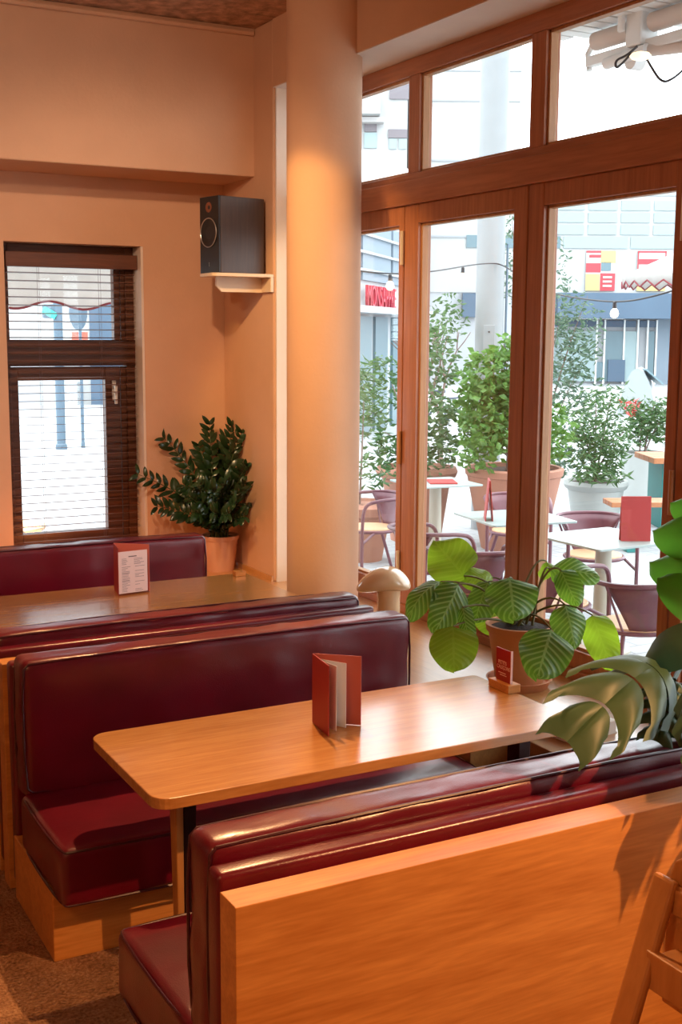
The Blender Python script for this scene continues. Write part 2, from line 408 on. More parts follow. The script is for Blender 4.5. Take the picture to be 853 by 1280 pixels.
for i, (a, b_, ga, gb) in enumerate(leaves):
    d = MB(); z0, z1, gz0, gz1 = .545, 2.722, .632, 2.622
    d.box(FX0,FX1,ga,a,z0,z1); d.box(FX0,FX1,b_,gb,z0,z1); d.box(FX0+.001,FX1-.001,gb,ga,z0,gz0); d.box(FX0+.001,FX1-.001,gb,ga,gz1,z1)
    do = struct(d.build('door_%d' % (i+1), M['frame'], bevel=.004))
    e = .013; w = MB()
    w.box(FX0+.022,GX+.012,ga-e,ga,gz0,gz1); w.box(FX0+.022,GX+.012,gb,gb+e,gz0,gz1); w.box(FX0+.022,GX+.012,gb,ga,gz0,gz0+e); w.box(FX0+.022,GX+.012,gb,ga,gz1-e,gz1)
    w.build('glazing_bead', M['bead'], do, bevel=.002)
    MB().box(GX,GX+.006,gb+e,ga-e,gz0+e,gz1-e).build('pane', M['glass'], do)
    if i in (0, 2):
        for z in (.75,1.42,2.5):
            MB().tube([(FX0-.012,b_-.004,z-.09),(FX0-.012,b_-.004,z+.09)], .011).build('hinge', M['handle'] if z>2 or z<1 else M['bead'], do, smooth=True)

# ---- back window with its blind
wf = MB(); Y0, Y1 = 7.66, 7.74
wf.box(1.743,1.80,Y0,Y1,.62,2.58); wf.box(2.55,2.62,Y0,Y1,.62,2.58); wf.box(1.8,2.55,Y0,Y1,2.5,2.58); wf.box(1.743,2.62,Y0-.02,Y1,1.825,1.99); wf.box(1.8,2.55,Y0,Y1,.62,.70)
wo = struct(wf.build('window_1', M['blindwood'], bevel=.004))
MB().box(1.81,2.475,7.70,7.705,2.0,2.49).build('pane', M['glass'], wo)
s = MB(); s.box(1.80,1.845,Y0+.01,Y1-.01,.70,1.82); s.box(2.405,2.505,Y0+.005,Y1-.01,.70,1.82); s.box(2.511,2.55,Y0+.012,Y1-.005,.70,1.82); s.box(1.845,2.405,Y0+.01,Y1-.01,1.735,1.82); s.box(1.845,2.405,Y0+.01,Y1-.01,.70,.76)
s.box(2.475,2.515,Y0+.01,Y1-.01,1.99,2.5); s.box(2.521,2.55,Y0+.012,Y1-.005,1.99,2.5)
s.build('sash', M['blindwood'], wo, bevel=.003)
MB().box(1.845,2.405,7.695,7.70,.76,1.735).build('lower_pane', M['glass'], wo)
h = MB(); h.box(2.447,2.472,7.645,7.665,1.60,1.73); h.box(2.450,2.468,7.615,7.645,1.68,1.70); h.tube([(2.459,7.61,1.70),(2.459,7.612,1.58)], .011)
h.build('handle', M['handle'], wo, bevel=.003, label='pale worn window handle')
bl = thing('venetian_blind', (2.18,7.6,2.5), 'brown wooden venetian blind, slats open, over the small back window', 'blind')
MB().box(1.765,2.60,7.555,7.63,2.435,2.525).build('headrail', M['blindwood'], bl, bevel=.004)
s = MB(); z = 2.40
k = 0
while z > .66:
    t = -.085
    s.obox((2.18,7.595,z), (.405,0,0), (0,.024*math.cos(t),.024*math.sin(t)), (0,0,.0014)); z -= .0495
s.build('slats', M['blindwood'], bl)
for x in (1.97,2.36):
    c = MB()
    for y in (7.572,7.618): c.tube([(x,y,2.44),(x,y,.66)], .0012, n=5)
    c.build('ladder_cord', M['ink'], bl)
MB().box(1.775,2.585,7.57,7.62,.63,.655).build('bottom_rail', M['blindwood'], bl, bevel=.003)

# ------------------------------------------------------------------ booth benches
def wr(amp, f=7, sd=0):
    def p(P, n):
        return amp*(noise.noise(V((P.x*f+sd, P.y*f*1.3, P.z*f))) + .5*noise.noise(V((P.x*f*3+sd, P.y*f*3, P.z*f*3))))
    return p
def piping_path(x0, x1, y, z0, z1, r=.02):
    return smoothpath([(x0+r,y,z0),(x1-r,y,z0),(x1,y,z0+r),(x1,y,z1-r),(x1-r,y,z1),(x0+r,y,z1),(x0,y,z1-r),(x0,y,z0+r)], 1, closed=True)
def bench(yp, dirn, label, panel=True, sd=0, x1=2.53, h=.92):
    # yp = plane where the upholstery starts; dirn = +1 faces away (+Y), -1 faces the viewer
    Y = lambda a: yp+dirn*a
    def yr(a, c): return (min(Y(a),Y(c)), max(Y(a),Y(c)))
    x0 = .945
    r = thing('booth_bench', (x0, yp, 0), label, 'bench', 'oxblood booth benches')
    f0, f1 = .10, .745
    MB().box(x0,2.545,*yr(f0-.02,.60),0,.24).build('plinth', M['beech'], r, bevel=.004)
    sc = MB().rbox(x0-.002,2.54,*yr(.20,f1-.005),.24,.437,.028,(22,8,4),wr(.006,6,sd)).build('seat_cushion', M['leather'], r, smooth=True)
    pp = MB()
    for zz in (.427,.25):
        pp.tube(smoothpath([(x0+.03,Y(.22),zz),(x0-.003,Y(.25),zz),(x0-.003,Y(f1-.03),zz),(x0+.03,Y(f1-.003),zz),(2.51,Y(f1-.003),zz),(2.54,Y(f1-.03),zz),(2.54,Y(.22),zz)],2), .0045, n=6)
    pp.build('piping', M['piping'], sc, smooth=True)
    MB().rbox(x0+.005,x1+.03,*yr(.028,.095),.05,.88,.016,(10,2,6),wr(.002,5,sd)).build('back_pad', M['leather'], r, smooth=True)
    bc = MB().rbox(x0+.01,x1,*yr(.10,.235),.42,h,.032,(30,4,14),wr(.006,9,sd+5)).build('back_cushion', M['leather'], r, smooth=True)
    pq = MB()
    for a in (.107,.228):
        pq.tube(piping_path(x0+.013,x1-.003,Y(a),.44,h-.005,.03), .0045, n=6, closed=True)
    pq.build('piping', M['piping'], bc, smooth=True)
    if panel:
        MB().box(.943,2.56,*yr(-.085,0),0,.857).build('back_panel', M['beech'], r, bevel=.002, label='orange beech back panel')
    return r
bench(2.279, 1, 'nearest oxblood booth bench, seen from behind over its beech back panel', sd=1)
bench(4.30, -1, 'oxblood booth bench facing the viewer across the near table', panel=True, sd=11)
bench(4.385, 1, 'oxblood booth bench back to back behind the one facing the viewer, mostly hidden', panel=False, sd=23)
bench(6.49, -1, 'farthest oxblood booth bench, below the window with the blind', sd=31)

# ------------------------------------------------------------------ tables
def rpoly(x0, x1, y0, y1, rs):
    pts = []
    for (cx, cy, a0, r) in ((x1,y0,-90,rs[0]),(x1,y1,0,rs[1]),(x0,y1,90,rs[2]),(x0,y0,180,rs[3])):
        sx = -1 if cx == x1 else 1; sy = 1 if cy == y0 else -1
        for k in range(7):
            a = math.radians(a0+15*k); pts.append((cx+sx*r+r*math.cos(a), cy+sy*r+r*math.sin(a)))
    return pts
def table(x0, x1, y0, y1, label):
    yc = (y0+y1)/2
    t = thing('booth_table', ((x0+x1)/2, yc, 0), label, 'table', 'oak booth tables')
    MB().prism(rpoly(x0,x1,y0,y1,(.02,.02,.06,.06)), .695,.73).build('tabletop', M['tabletop'], t, bevel=.003)
    lg = MB()
    lg.add([(1.277,yc-.02,0),(1.298,yc-.02,0),(1.298,yc+.02,0),(1.277,yc+.02,0),(1.268,yc-.03,.695),(1.296,yc-.03,.695),(1.296,yc+.03,.695),(1.268,yc+.03,.695)],
           [(0,3,2,1),(4,5,6,7),(0,1,5,4),(1,2,6,5),(2,3,7,6),(3,0,4,7)])
    lg.build('leg', M['beech_v'], t, bevel=.004)
    lg = MB()
    lg.add([(1.300,yc-.015,0),(1.328,yc-.015,0),(1.328,yc+.03,0),(1.300,yc+.03,0),(1.300,yc-.028,.695),(1.345,yc-.028,.695),(1.345,yc+.03,.695),(1.300,yc+.03,.695)],
           [(0,3,2,1),(4,5,6,7),(0,1,5,4),(1,2,6,5),(2,3,7,6),(3,0,4,7)])
    lg.build('leg', M['darksteel_shade'], t, bevel=.004, label='dark strip for the shaded face of the wooden table leg')  # shaded side of the wooden leg, coloured as its own dark strip
    MB().box(2.50,2.55,yc-.16,yc-.09,0,.695).build('leg', M['darksteel_shade'], t, bevel=.003, label='dark strip for the shaded face of the wooden table leg')
    return t
table(1.10,2.645,3.125,3.775,'oak table with rounded corners in front, between the two near benches')
table(1.10,2.665,5.30,6.03,'farther oak table below the window with the blind')

# ------------------------------------------------------------------ menus and signs
def sheet(m_, p0, p1, z0, z1, t=.002):
    p0, p1 = V((p0[0],p0[1],0)), V((p1[0],p1[1],0)); d = p1-p0; n = V((-d.y,d.x,0)).normalized()
    m_.obox((p0+p1)/2+V((0,0,(z0+z1)/2)), d/2, n*t/2, V((0,0,(z1-z0)/2)))
def lerp2(a, b, t): return (a[0]+(b[0]-a[0])*t, a[1]+(b[1]-a[1])*t)
sp, lf, rt = (1.815,3.546), (1.792,3.385), (1.945,3.440)
mn = thing('menu', (sp[0],sp[1],.73), 'red menu folder standing open on the near oak table', 'menu', 'menus standing on the booth tables')
m_ = MB(); sheet(m_, sp, lf, .732,.972,.003); m_.build('front_cover', M['menu_red'], mn)
m_ = MB(); sheet(m_, (sp[0]+.003,sp[1]), rt, .732,.972,.003); m_.build('back_cover', M['menu_inner'], mn, label='coral inner side of the back cover')
for a in (.3,.62):
    e = lerp2(lf, rt, a); m_ = MB(); sheet(m_, (sp[0]+.002,sp[1]-.003), lerp2(sp, e, .92), .736,.958,.0015); m_.build('page', M['paper'], mn)
sp, lf, rt = (1.882,5.92), (1.852,5.755), (2.01,5.775)
mn = thing('menu', (sp[0],sp[1],.73), 'menu with a pale printed sheet standing on the farther oak table', 'menu', 'menus standing on the booth tables')
m_ = MB(); sheet(m_, sp, lf, .732,.975,.003); m_.build('front_cover', M['menu_red'], mn)
m_ = MB(); sheet(m_, lf, rt, .742,.955,.003); pg = m_.build('printed_sheet', M['pinkpaper'], mn, label='pale pink printed sheet')
m_ = MB(); sheet(m_, (sp[0]+.003,sp[1]), (2.03,5.80), .732,.975,.003); m_.build('back_cover', M['menu_inner'], mn)
m_ = MB()
dd = V((rt[0]-lf[0],rt[1]-lf[1],0)).normalized(); nn = V((dd.y,-dd.x,0))
def ln(a, b_, z, t=.0014):
    p0 = V((lf[0],lf[1],z))+dd*a+nn*.0022; p1 = V((lf[0],lf[1],z))+dd*b_+nn*.0022
    m_.obox((p0+p1)/2, (p1-p0)/2, nn*.0004, V((0,0,t)))
ln(.055,.10,.928,.0024)
random.seed(3)
for i in range(5): ln(.018,.04+.015*random.random(),.918-.007*i,.0008); ln(.085,.115+.03*random.random(),.916-.007*i,.0008)
for i in range(17):
    z = .876-.0078*i
    if i in (4,9): ln(.018,.06,z,.0015)
    else:
        ln(.018,.035+.03*random.random(),z,.0008)
        if random.random() < .6: ln(.09,.11+.04*random.random(),z,.0008)
m_.build('printed_lines', M['ink'], pg)
# red sign card in a wooden block
sg = thing('table_sign', (2.63,3.565,.73), 'small red sign card in a wooden block at the window end of the near table', 'sign')
MB().box(2.602,2.658,3.50,3.625,.731,.762).build('block', M['beech'], sg, bevel=.002)
MB().box(2.622,2.628,3.515,3.607,.757,.885).build('card', M['sign_red'], sg, bevel=.001)
MB().box(2.6205,2.6295,3.512,3.515,.757,.887).build('acrylic_edge', M['whiteink'], sg)
def text(name, body, size, mt, parent, M4, extrude=.0003, sx=1):
    cu = bpy.data.curves.new(name, 'FONT'); cu.body = body; cu.size = size; cu.extrude = extrude; cu.align_x = 'CENTER'
    t = bpy.data.objects.new(name, cu); C.objects.link(t)
    bpy.context.view_layer.update()
    me = bpy.data.meshes.new_from_object(t.evaluated_get(bpy.context.evaluated_depsgraph_get()))
    bpy.data.objects.remove(t)
    me.transform(Matrix.Diagonal((sx,1,1,1))); me.transform(M4)
    off = ORIG.get(parent, V((0,0,0))); me.transform(Matrix.Translation(-off))
    me.materials.clear(); me.materials.append(mt)
    o = bpy.data.objects.new(name, me); C.objects.link(o)
    if parent: o.parent = parent
    return o
def basis(o, x, z, y): return Matrix.Translation(o) @ Matrix((V(x),V(z),V(y))).transposed().to_4x4()
Bx = lambda y, z: basis((2.6215,y,z), (0,-1,0), (0,0,1), (-1,0,0))
text('lettering', 'PETITS', .020, M['whiteink'], sg, Bx(3.567,.826), .0003, .9)
text('lettering', 'CALEÇONS', .020, M['whiteink'], sg, Bx(3.560,.808), .0003, .8)
m_ = MB()
for i, (a, c) in enumerate(((3.59,3.545),(3.58,3.54))): m_.box(2.6205,2.622,c,a,.792-.008*i,.7945-.008*i)
m_.build('fine_print', M['whiteink'], sg)
# clear stand on the far table
st = thing('acrylic_stand', (2.60,5.965,.73), 'clear acrylic card stand on a small wooden block on the farther table', 'stand')
MB().box(2.572,2.632,5.945,5.99,.731,.757).build('block', M['beech'], st, bevel=.002)
MB().box(2.60,2.604,5.93,6.0,.757,.90).build('clear_sheet', M['acrylic'], st)
# closed book on the ledge
bk = thing('book', (3.02,3.5,.5), 'cream paged book lying flat on the ledge beyond the near table', 'book')
a = math.radians(8)
def OB(c, ax, ay, az): return MB().obox(c, (ax*math.cos(a),ax*math.sin(a),0), (-ay*math.sin(a),ay*math.cos(a),0), (0,0,az))
OB((3.0,3.57,.525),.12,.085,.022).build('pages', M['paper'], bk)
m_ = OB((3.0,3.57,.5495),.124,.088,.0025); m_.v += []; m_.build('cover', M['paper'], bk)
OB((3.0,3.57,.5028),.124,.088,.0022).build('back_board', M['paper'], bk)

# ------------------------------------------------------------------ mushroom lamp
lp = thing('mushroom_lamp', (3.05,5.15,.5), 'cream glazed mushroom lamp on the window ledge beside the column', 'lamp')
MB().lathe([(.075,.5),(.078,.51),(.062,.53),(.06,.6),(.058,.72),(.062,.78),(.075,.81)], (3.06,5.14,0), 36).build('stem', M['ceramic'], lp, smooth=True)
cp = MB(); nu, nv = 40, 22
ax_ = RX.copy(); ax_.z = 0; ax_.normalize(); ay_ = V((-ax_.y,ax_.x,0))
for j in range(nv+1):
    ph = -PI/2+PI*j/nv
    for i in range(nu):
        th = 2*PI*i/nu
        cx_, cy_, sz = math.cos(ph)*math.cos(th), math.cos(ph)*math.sin(th), math.sin(ph)
        zz = sz*(.072 if sz > 0 else .05)
        x = cx_*(.155 if cx_ < 0 else .118); y = cy_*.11
        zz += -.045*max(0,-cx_)**1.5 - .03*max(0,cx_)**2
        cp.v.append(V((3.052,5.14,.815))+ax_*x+ay_*y+V((0,0,zz)))
for j in range(nv):
    for i in range(nu):
        cp.f.append((j*nu+i, j*nu+(i+1)%nu, (j+1)*nu+(i+1)%nu, (j+1)*nu+i))
cp.build('shade', M['ceramic'], lp, smooth=True)

# ------------------------------------------------------------------ speaker on its shelf
sh = thing('wall_shelf', (3.17,6.82,2.38), 'cream bracket shelf on the right wall under the loudspeaker', 'shelf')
MB().prism(rpoly(2.775,3.17,6.72,6.95,(.004,.004,.03,.03)), 2.372,2.392).build('board', M['shelf'], sh, bevel=.003)
MB().add([(2.85,6.85,2.372),(3.16,6.85,2.372),(3.16,6.85,2.285),(2.885,6.85,2.285),(2.85,6.85,2.32),(2.85,6.87,2.372),(3.16,6.87,2.372),(3.16,6.87,2.285),(2.885,6.87,2.285),(2.85,6.87,2.32)],
         [(0,1,2,3,4),(9,8,7,6,5),(0,5,6,1),(1,6,7,2),(2,7,8,3),(3,8,9,4),(4,9,5,0)]).build('rib', M['shelf'], sh)
MB().box(3.148,3.17,6.72,6.95,2.285,2.372).build('wall_plate', M['shelf'], sh, bevel=.003)
sk = thing('loudspeaker', (2.97,6.82,2.392), 'black and dark wood loudspeaker on the cream wall shelf', 'speaker')
ca, sa = math.cos(math.radians(11)), math.sin(math.radians(11))
def spk(x, y, z): # local: x along depth (front at 0), y sideways
    return (2.80+x*ca-(y-.11)*sa, 6.72+x*sa+y*ca+.02, 2.393+z)
def sbox(x0, x1, y0, y1, z0, z1):
    p = [spk(x,y,z) for z in (z0,z1) for y in (y0,y1) for x in (x0,x1)]
    return MB().add(p, [(0,2,3,1),(4,5,7,6),(0,1,5,4),(1,3,7,5),(3,2,6,7),(2,0,4,6)])
sbox(.014,.33,0,.2,0,.445).build('cabinet', M['walnut'], sk, bevel=.003)
bf = sbox(0,.014,0,.2,0,.445).build('baffle', M['black_baffle'], sk, bevel=.003)
def disc(yc, zc, rr, dx0, dx1, n=32):
    m_ = MB(); P = []
    prof = [(rr[0],dx0),(rr[1],dx1),(rr[2],dx1),(rr[3],dx0+.002),(.0001,dx0+.001)]
    for r_, dx in prof: P += [spk(dx, yc+r_*math.cos(2*PI*k/n), zc+r_*math.sin(2*PI*k/n)) for k in range(n)]
    F = [(i*n+k, i*n+(k+1)%n, (i+1)*n+(k+1)%n, (i+1)*n+k) for i in range(len(prof)-1) for k in range(n)]
    return m_.add(P, F)
disc(.1,.235,(.088,.086,.078,.03),-.001,-.006).build('woofer', M['cone'], sk, smooth=True, label='round black woofer')
m_ = MB(); m_.tube([spk(-.006,.1+.084*math.cos(t),.235+.084*math.sin(t)) for t in [2*PI*k/40 for k in range(40)]], .003, n=6, closed=True); m_.build('woofer_ring', M['silver'], sk, smooth=True)
disc(.1,.382,(.03,.029,.022,.01),-.001,-.005).build('tweeter', M['copper'], sk, smooth=True, label='small copper tweeter')
m_ = MB(); o = spk(-.001,.1,.05); m_.box(o[0]-.002,o[0],o[1]-.0015,o[1]+.0015,o[2]-.012,o[2]+.012); m_.box(o[0]-.002,o[0],o[1]-.005,o[1]+.005,o[2]+.008,o[2]+.012)
m_.build('badge', M['silver'], sk)

# ------------------------------------------------------------------ leaves and pots
def leaf(base, tip, width, droop=0., roll=0., cup=.12, nl=12, nw=8, wave=.0, shape=1.0, toward=V((0,0,H)), mb=None):
    base, tip = V(base), V(tip); d = tip-base; Ln = d.length
    mid = (base+tip)/2
    view = (toward-mid).normalized()
    across = d.cross(view).normalized(); nrm = across.cross(d).normalized()
    q = Matrix.Rotation(roll, 3, d.normalized()); across = q @ across; nrm = q @ nrm
    m_ = mb or MB()
    if m_.uv is None: m_.uv = []
    st = len(m_.v)
    for i in range(nl+1):
        t = i/nl
        c = base + d*t + nrm*droop*Ln*math.sin(PI*t)
        w = width/2*(math.sin(PI*min(1,max(0,t))**(.72*shape))**.5 if 0 < t < 1 else .02)
        for j in range(nw+1):
            s_ = -1+2*j/nw
            p = c + across*w*s_ - nrm*cup*width*(abs(s_)**1.6)
            p += nrm*wave*width*math.sin(9*t+2*s_)*abs(s_)
            m_.v.append(p); m_.uv.append((j/nw, t))
    for i in range(nl):
        for j in range(nw):
            a_ = st+i*(nw+1)+j; m_.f.append((a_, a_+1, a_+nw+2, a_+nw+1))
    return m_
def pot(parent, c, rt, rb, hgt, mt, lip=.02, t=.012, name='pot'):
    x, y, z = c
    return MB().lathe([(rb*.2,z),(rb,z),(rb+(rt-rb)*.8,z+hgt-lip*1.6),(rt,z+hgt-lip*1.5),(rt+.004,z+hgt),(rt-t,z+hgt),(rt-t,z+hgt-.03),(rt*.3,z+hgt-.035)], (x,y,0), 40).build(name, mt, parent, smooth=True)
# calathea
cx_, cy_ = 3.18, 4.20
cal = thing('potted_calathea', (cx_,cy_,.5), 'striped round-leaf calathea in a terracotta pot on the window ledge', 'plant')
pot(cal, (cx_,cy_,.522), .150,.105,.262, M['terracotta'])
MB().lathe([(.08,.5),(.125,.5),(.142,.535),(.147,.54),(.136,.54),(.12,.518),(.05,.516)], (cx_,cy_,0), 40).build('saucer', M['terracotta'], cal, smooth=True)
MB().lathe([(.137,.762),(.10,.772),(.04,.778),(.001,.78)], (cx_,cy_,0), 24, cap=False).build('soil', M['soil'], cal, smooth=True)
D0 = 5.39
LV = [ # base px, tip px, depth base, depth tip, width m, bright, droop, roll, cup
 ((580,720),(543,676),5.35,5.50,.19,1,.03,.15,.05),
 ((617,722),(577,727),5.45,5.40,.10,1,.16,.5,.16),
 ((551,727),(509,777),5.30,5.22,.105,0,.20,.55,.12),
 ((574,730),(543,791),5.24,5.18,.135,0,.10,-.2,.14),
 ((611,727),(594,778),5.30,5.27,.12,0,.08,.35,.16),
 ((637,722),(643,775),5.22,5.13,.19,0,.14,-.05,.12),
 ((567,783),(568,840),5.12,5.06,.175,1,.06,.1,.06),
 ((579,759),(588,806),5.16,5.16,.065,0,.04,.4,.2),
 ((690,787),(672,848),5.12,5.02,.19,0,.10,.05,.10),
 ((688,712),(750,721),5.34,5.28,.115,0,.10,-.5,.16),
 ((702,713),(723,758),5.28,5.24,.10,0,.07,.2,.14),
 ((707,756),(719,812),5.20,5.16,.125,0,.07,-.3,.2),
 ((741,769),(766,838),5.24,5.16,.125,1,.05,.05,.08),
 ((668,800),(694,776),5.42,5.50,.09,1,.05,.1,.1),
 ((625,785),(592,764),5.50,5.56,.10,1,.05,.1,.1),
 ((684,702),(678,724),5.40,5.36,.06,1,.05,.6,.2),
]
for i, (b0, t0, db, dt, w, br, dr, ro, cu) in enumerate(LV):
    B, T = at(b0[0],b0[1],db), at(t0[0],t0[1],dt)
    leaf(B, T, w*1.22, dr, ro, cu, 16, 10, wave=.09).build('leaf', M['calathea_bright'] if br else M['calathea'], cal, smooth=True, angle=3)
    root = V((cx_+random.uniform(-.04,.04), cy_+random.uniform(-.04,.04), .775))
    ctl = (root+B)/2 + V((0,0,.05+.35*max(0,B.z-.8)))
    if b0[0] > 660: ctl += V((0,0,.06))
    MB().tube(bez(root, ctl, B, 10), [.0065-.0003*k for k in range(11)], n=7).build('stalk', M['stem'], cal, smooth=True)
# zz plant
zx, zy = 3.02, 7.24
zz = thing('potted_zz_plant', (zx,zy,.5), 'dark glossy upright plant in a pale terracotta pot in the back corner', 'plant')
pot(zz, (zx,zy,.5), .125,.09,.235, M['pale_terracotta'], lip=.018)
MB().lathe([(.112,.712),(.05,.718),(.001,.72)], (zx,zy,0), 20, cap=False).build('soil', M['soil'], zz)
zd = 7.96
random.seed(21)
tips = [((262,531),7.9,.02),((298,533),7.95,.03),((324,541),7.85,.06),((204,548),7.9,.0),((173,593),7.8,.0),((322,582),7.8,.05),((197,633),7.75,.0),((240,556),8.1,.0),((281,548),8.05,0),
        ((230,606),7.7,0),((318,632),7.8,.0),((250,604),7.6,0),((282,600),7.6,0),((300,612),7.6,0),((238,622),7.6,0),((265,612),7.5,0),((292,628),7.55,0),((308,606),7.75,0),((222,618),8.0,0),((246,612),7.9,0),((275,606),7.5,0),((298,600),8.0,0),((255,628),7.55,0),((285,642),7.55,0),((266,640),7.5,0),((244,640),7.6,0),((306,645),7.6,0)]
for i, ((u,v), d_, bow) in enumerate(tips):
    T = at(u,v,d_); root = V((zx+random.uniform(-.05,.05), zy+random.uniform(-.05,.05), .71))
    T.x = min(T.x, 3.14); T.y = min(T.y,7.46)
    ctl = root.lerp(T,.5)+V((-(T.x-root.x)*.25,-(T.y-root.y)*.2,.05+bow))
    path = bez(root, ctl, T, 16)
    fr = MB(); lv = MB(); lv.uv = []
    fr.tube(path, [.008-.0004*k for k in range(17)], n=6)
    n0 = 5 if i < 9 else 3
    for k in range(n0, 17):
        p = path[k]; dr_ = (path[min(k+1,16)]-path[k-1]).normalized()
        side = dr_.cross(V((0.3,-1,.15))).normalized()
        for s_ in (-1,1):
            ll = .092*(1-.35*abs(k-10)/8)*random.uniform(.85,1.15)
            tp = p + (side*s_*.85+dr_*.62+V((random.uniform(-.25,.25),random.uniform(-.35,.35),random.uniform(-.1,.2))))*ll
            if tp.x > 3.165: tp.x = 3.165
            leaf(p, tp, ll*.42, .08, random.uniform(-.7,.7), .1, 5, 2, mb=lv)
    for q_ in (fr, lv):
        for p in q_.v: p.x = min(p.x,3.166); p.y = min(p.y,7.492)
    fo = fr.build('stalk', M['zzstem'], zz, smooth=True)
    lv.build('leaflets', M['zz'], fo, smooth=True, angle=3)
# monstera
mx_, my_ = 3.12, 3.12
mo = thing('potted_monstera', (mx_,my_,.5), 'split-leaf monstera in a black pot on the ledge at the right', 'plant')
pot(mo, (mx_,my_,.5), .15,.115,.26, M['black_plastic'])
MB().lathe([(.137,.735),(.05,.742),(.001,.745)], (mx_,my_,0), 20, cap=False).build('soil', M['soil'], mo)
def monstera(B, T, width, mt, droop, roll, fold=.25, lobes=5):
    B, T = V(B), V(T); d = T-B; Ln = d.length; mid = (B+T)/2
    view = (V((0,0,H))-mid).normalized(); ac = d.cross(view).normalized(); nr = ac.cross(d).normalized()
    q = Matrix.Rotation(roll, 3, d.normalized()); ac = q@ac; nr = q@nr; dn = d.normalized()
    m_ = MB(); m_.uv = []
    def rib(t): return B+d*t+nr*droop*Ln*math.sin(PI*t)
    def env(t): return width/2*(.25+.85*math.sin(PI*min(1,(t*.80+.18)))**.8)
    for s_ in (-1,1):
        for k in range(lobes):
            t0, t1 = k/lobes, (k+1)/lobes-.012
            st = len(m_.v); nn_ = 8; mm = 5
            for i in range(nn_+1):
                e = i/nn_
                gap = .0 if e < .35 else (e-.35)*.55/lobes
                for j in range(mm+1):
                    t = t0+gap*.6+(t1-t0-gap)*j/mm
                    tt = t + .20*e*e*(1 if k < lobes-1 else .35)      # lobes sweep towards the tip
                    r_ = env((t0+t1)/2)*e
                    if e > .8: r_ *= 1-.10*abs(2*j/mm-1)
                    p = rib(t) + dn*(tt-t)*Ln + ac*s_*r_*math.cos(fold*e) - nr*r_*math.sin(fold*e)*1.1
                    p += nr*.012*math.sin(j*PI/mm)*(1 if e>.1 else 0)
                    m_.v.append(p); m_.uv.append((.5+s_*e*.5, t))
            for i in range(nn_):
                for j in range(mm):
                    a_ = st+i*(mm+1)+j; f = (a_, a_+1, a_+mm+2, a_+mm+1)
                    m_.f.append(f if s_ > 0 else tuple(reversed(f)))
    return m_
ML = [((832,850),(706,930),3.55,3.05,.30,0,.22,.35,.5),((843,850),(820,928),3.5,3.35,.20,0,.12,-.2,.45),]
def place(lf_, B):
    root = V((mx_+random.uniform(-.05,.05), my_+random.uniform(-.05,.05), .74))
    ctl = (root+B)/2+V((0.05,0,.22)); MB().tube(bez(root, ctl, B, 12), .007, n=7).build('stalk', M['monstera'], mo, smooth=True)
for (b0, t0, db, dt, w, br, dr, ro, fo_) in ML:
    B, T = at(b0[0],b0[1],db), at(t0[0],t0[1],dt)
    place(monstera(B, T, w, None, dr, ro, fo_).build('leaf', M['monstera'], mo, smooth=True, angle=3), B)
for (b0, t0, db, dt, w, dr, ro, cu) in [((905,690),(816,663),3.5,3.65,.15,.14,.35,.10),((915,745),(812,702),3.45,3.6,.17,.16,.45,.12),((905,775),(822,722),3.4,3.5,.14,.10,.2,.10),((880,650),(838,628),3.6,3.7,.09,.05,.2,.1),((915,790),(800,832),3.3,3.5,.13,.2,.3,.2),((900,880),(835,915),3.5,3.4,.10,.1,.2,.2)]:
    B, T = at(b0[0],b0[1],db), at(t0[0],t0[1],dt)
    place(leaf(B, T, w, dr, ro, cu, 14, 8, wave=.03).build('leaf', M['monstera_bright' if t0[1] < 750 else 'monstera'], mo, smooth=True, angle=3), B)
for (B, T, w) in [((2.44,2.30,1.22),(2.13,1.97,1.02),.28),((2.50,2.14,1.05),(2.28,1.93,.94),.22),((2.52,2.1,1.40),(2.22,1.88,1.22),.28)]:
    place(monstera(B, T, w, None, .12, .2, .3).build('leaf', M['monstera'], mo, smooth=True, angle=3), V(B))
# leaves just above hang out of view, added to cast shadows on the beech panel
# ------------------------------------------------------------------ highchair
hc = thing('highchair', (2.05,1.72,0), 'pale wooden highchair at the lower right in front of the beech panel', 'highchair')
ya, yb = 1.86, 1.42
T1, B1 = at(850,1113,2.62), at(788,1313,2.62)
dirv = (B1-T1).normalized(); T1 = V((T1.x,ya,T1.z)); k_ = T1.z/(-dirv.z)
foot = T1 + V((dirv.x,0,dirv.z))*k_
def legbar(p0, p1, w, t, nm='leg'):
    m_ = MB(); m_.bar(p0, p1, w, t, up=(1,0,.3)); return m_.build(nm, M['highchair'], hc, bevel=.008)
for y in (ya, yb):
    legbar((T1.x,y,T1.z+.015),(foot.x,y,0),.066,.022)
    legbar((T1.x+.12,y-.0,T1.z-.02),(T1.x+.52,y,0),.066,.022)
    m_ = MB()
    for p in ((T1.x-.012,y,T1.z-.02),): m_.tube([(p[0]-.012,p[1]+.0,p[2]-.012),(p[0]+.006,p[1],p[2]-.012)], .008, n=12)
    m_.build('dowel_cap', M['darksteel_shade'], hc, smooth=True)
def cross(x, z, w, t, nm):
    m_ = MB(); m_.obox((x,(ya+yb)/2,z), (t/2,0,0), (0,(ya-yb)/2-.013,0), (0,0,w/2)); return m_.build(nm, M['highchair'], hc, bevel=.004)
cross(T1.x+.005, T1.z-.03, .06,.022,'front_rail')
cross(T1.x-.055, T1.z-.175, .085,.022,'tray_rail')
m_ = MB(); m_.box(T1.x-.04,T1.x+.33,yb+.02,ya-.02,T1.z-.165,T1.z-.145); m_.build('seat', M['highchair'], hc, bevel=.006)
bp = [(-.17,0),(.17,0),(.17,.28),(.15,.34),(.10,.375),(0,.385),(-.10,.375),(-.15,.34),(-.17,.28)]
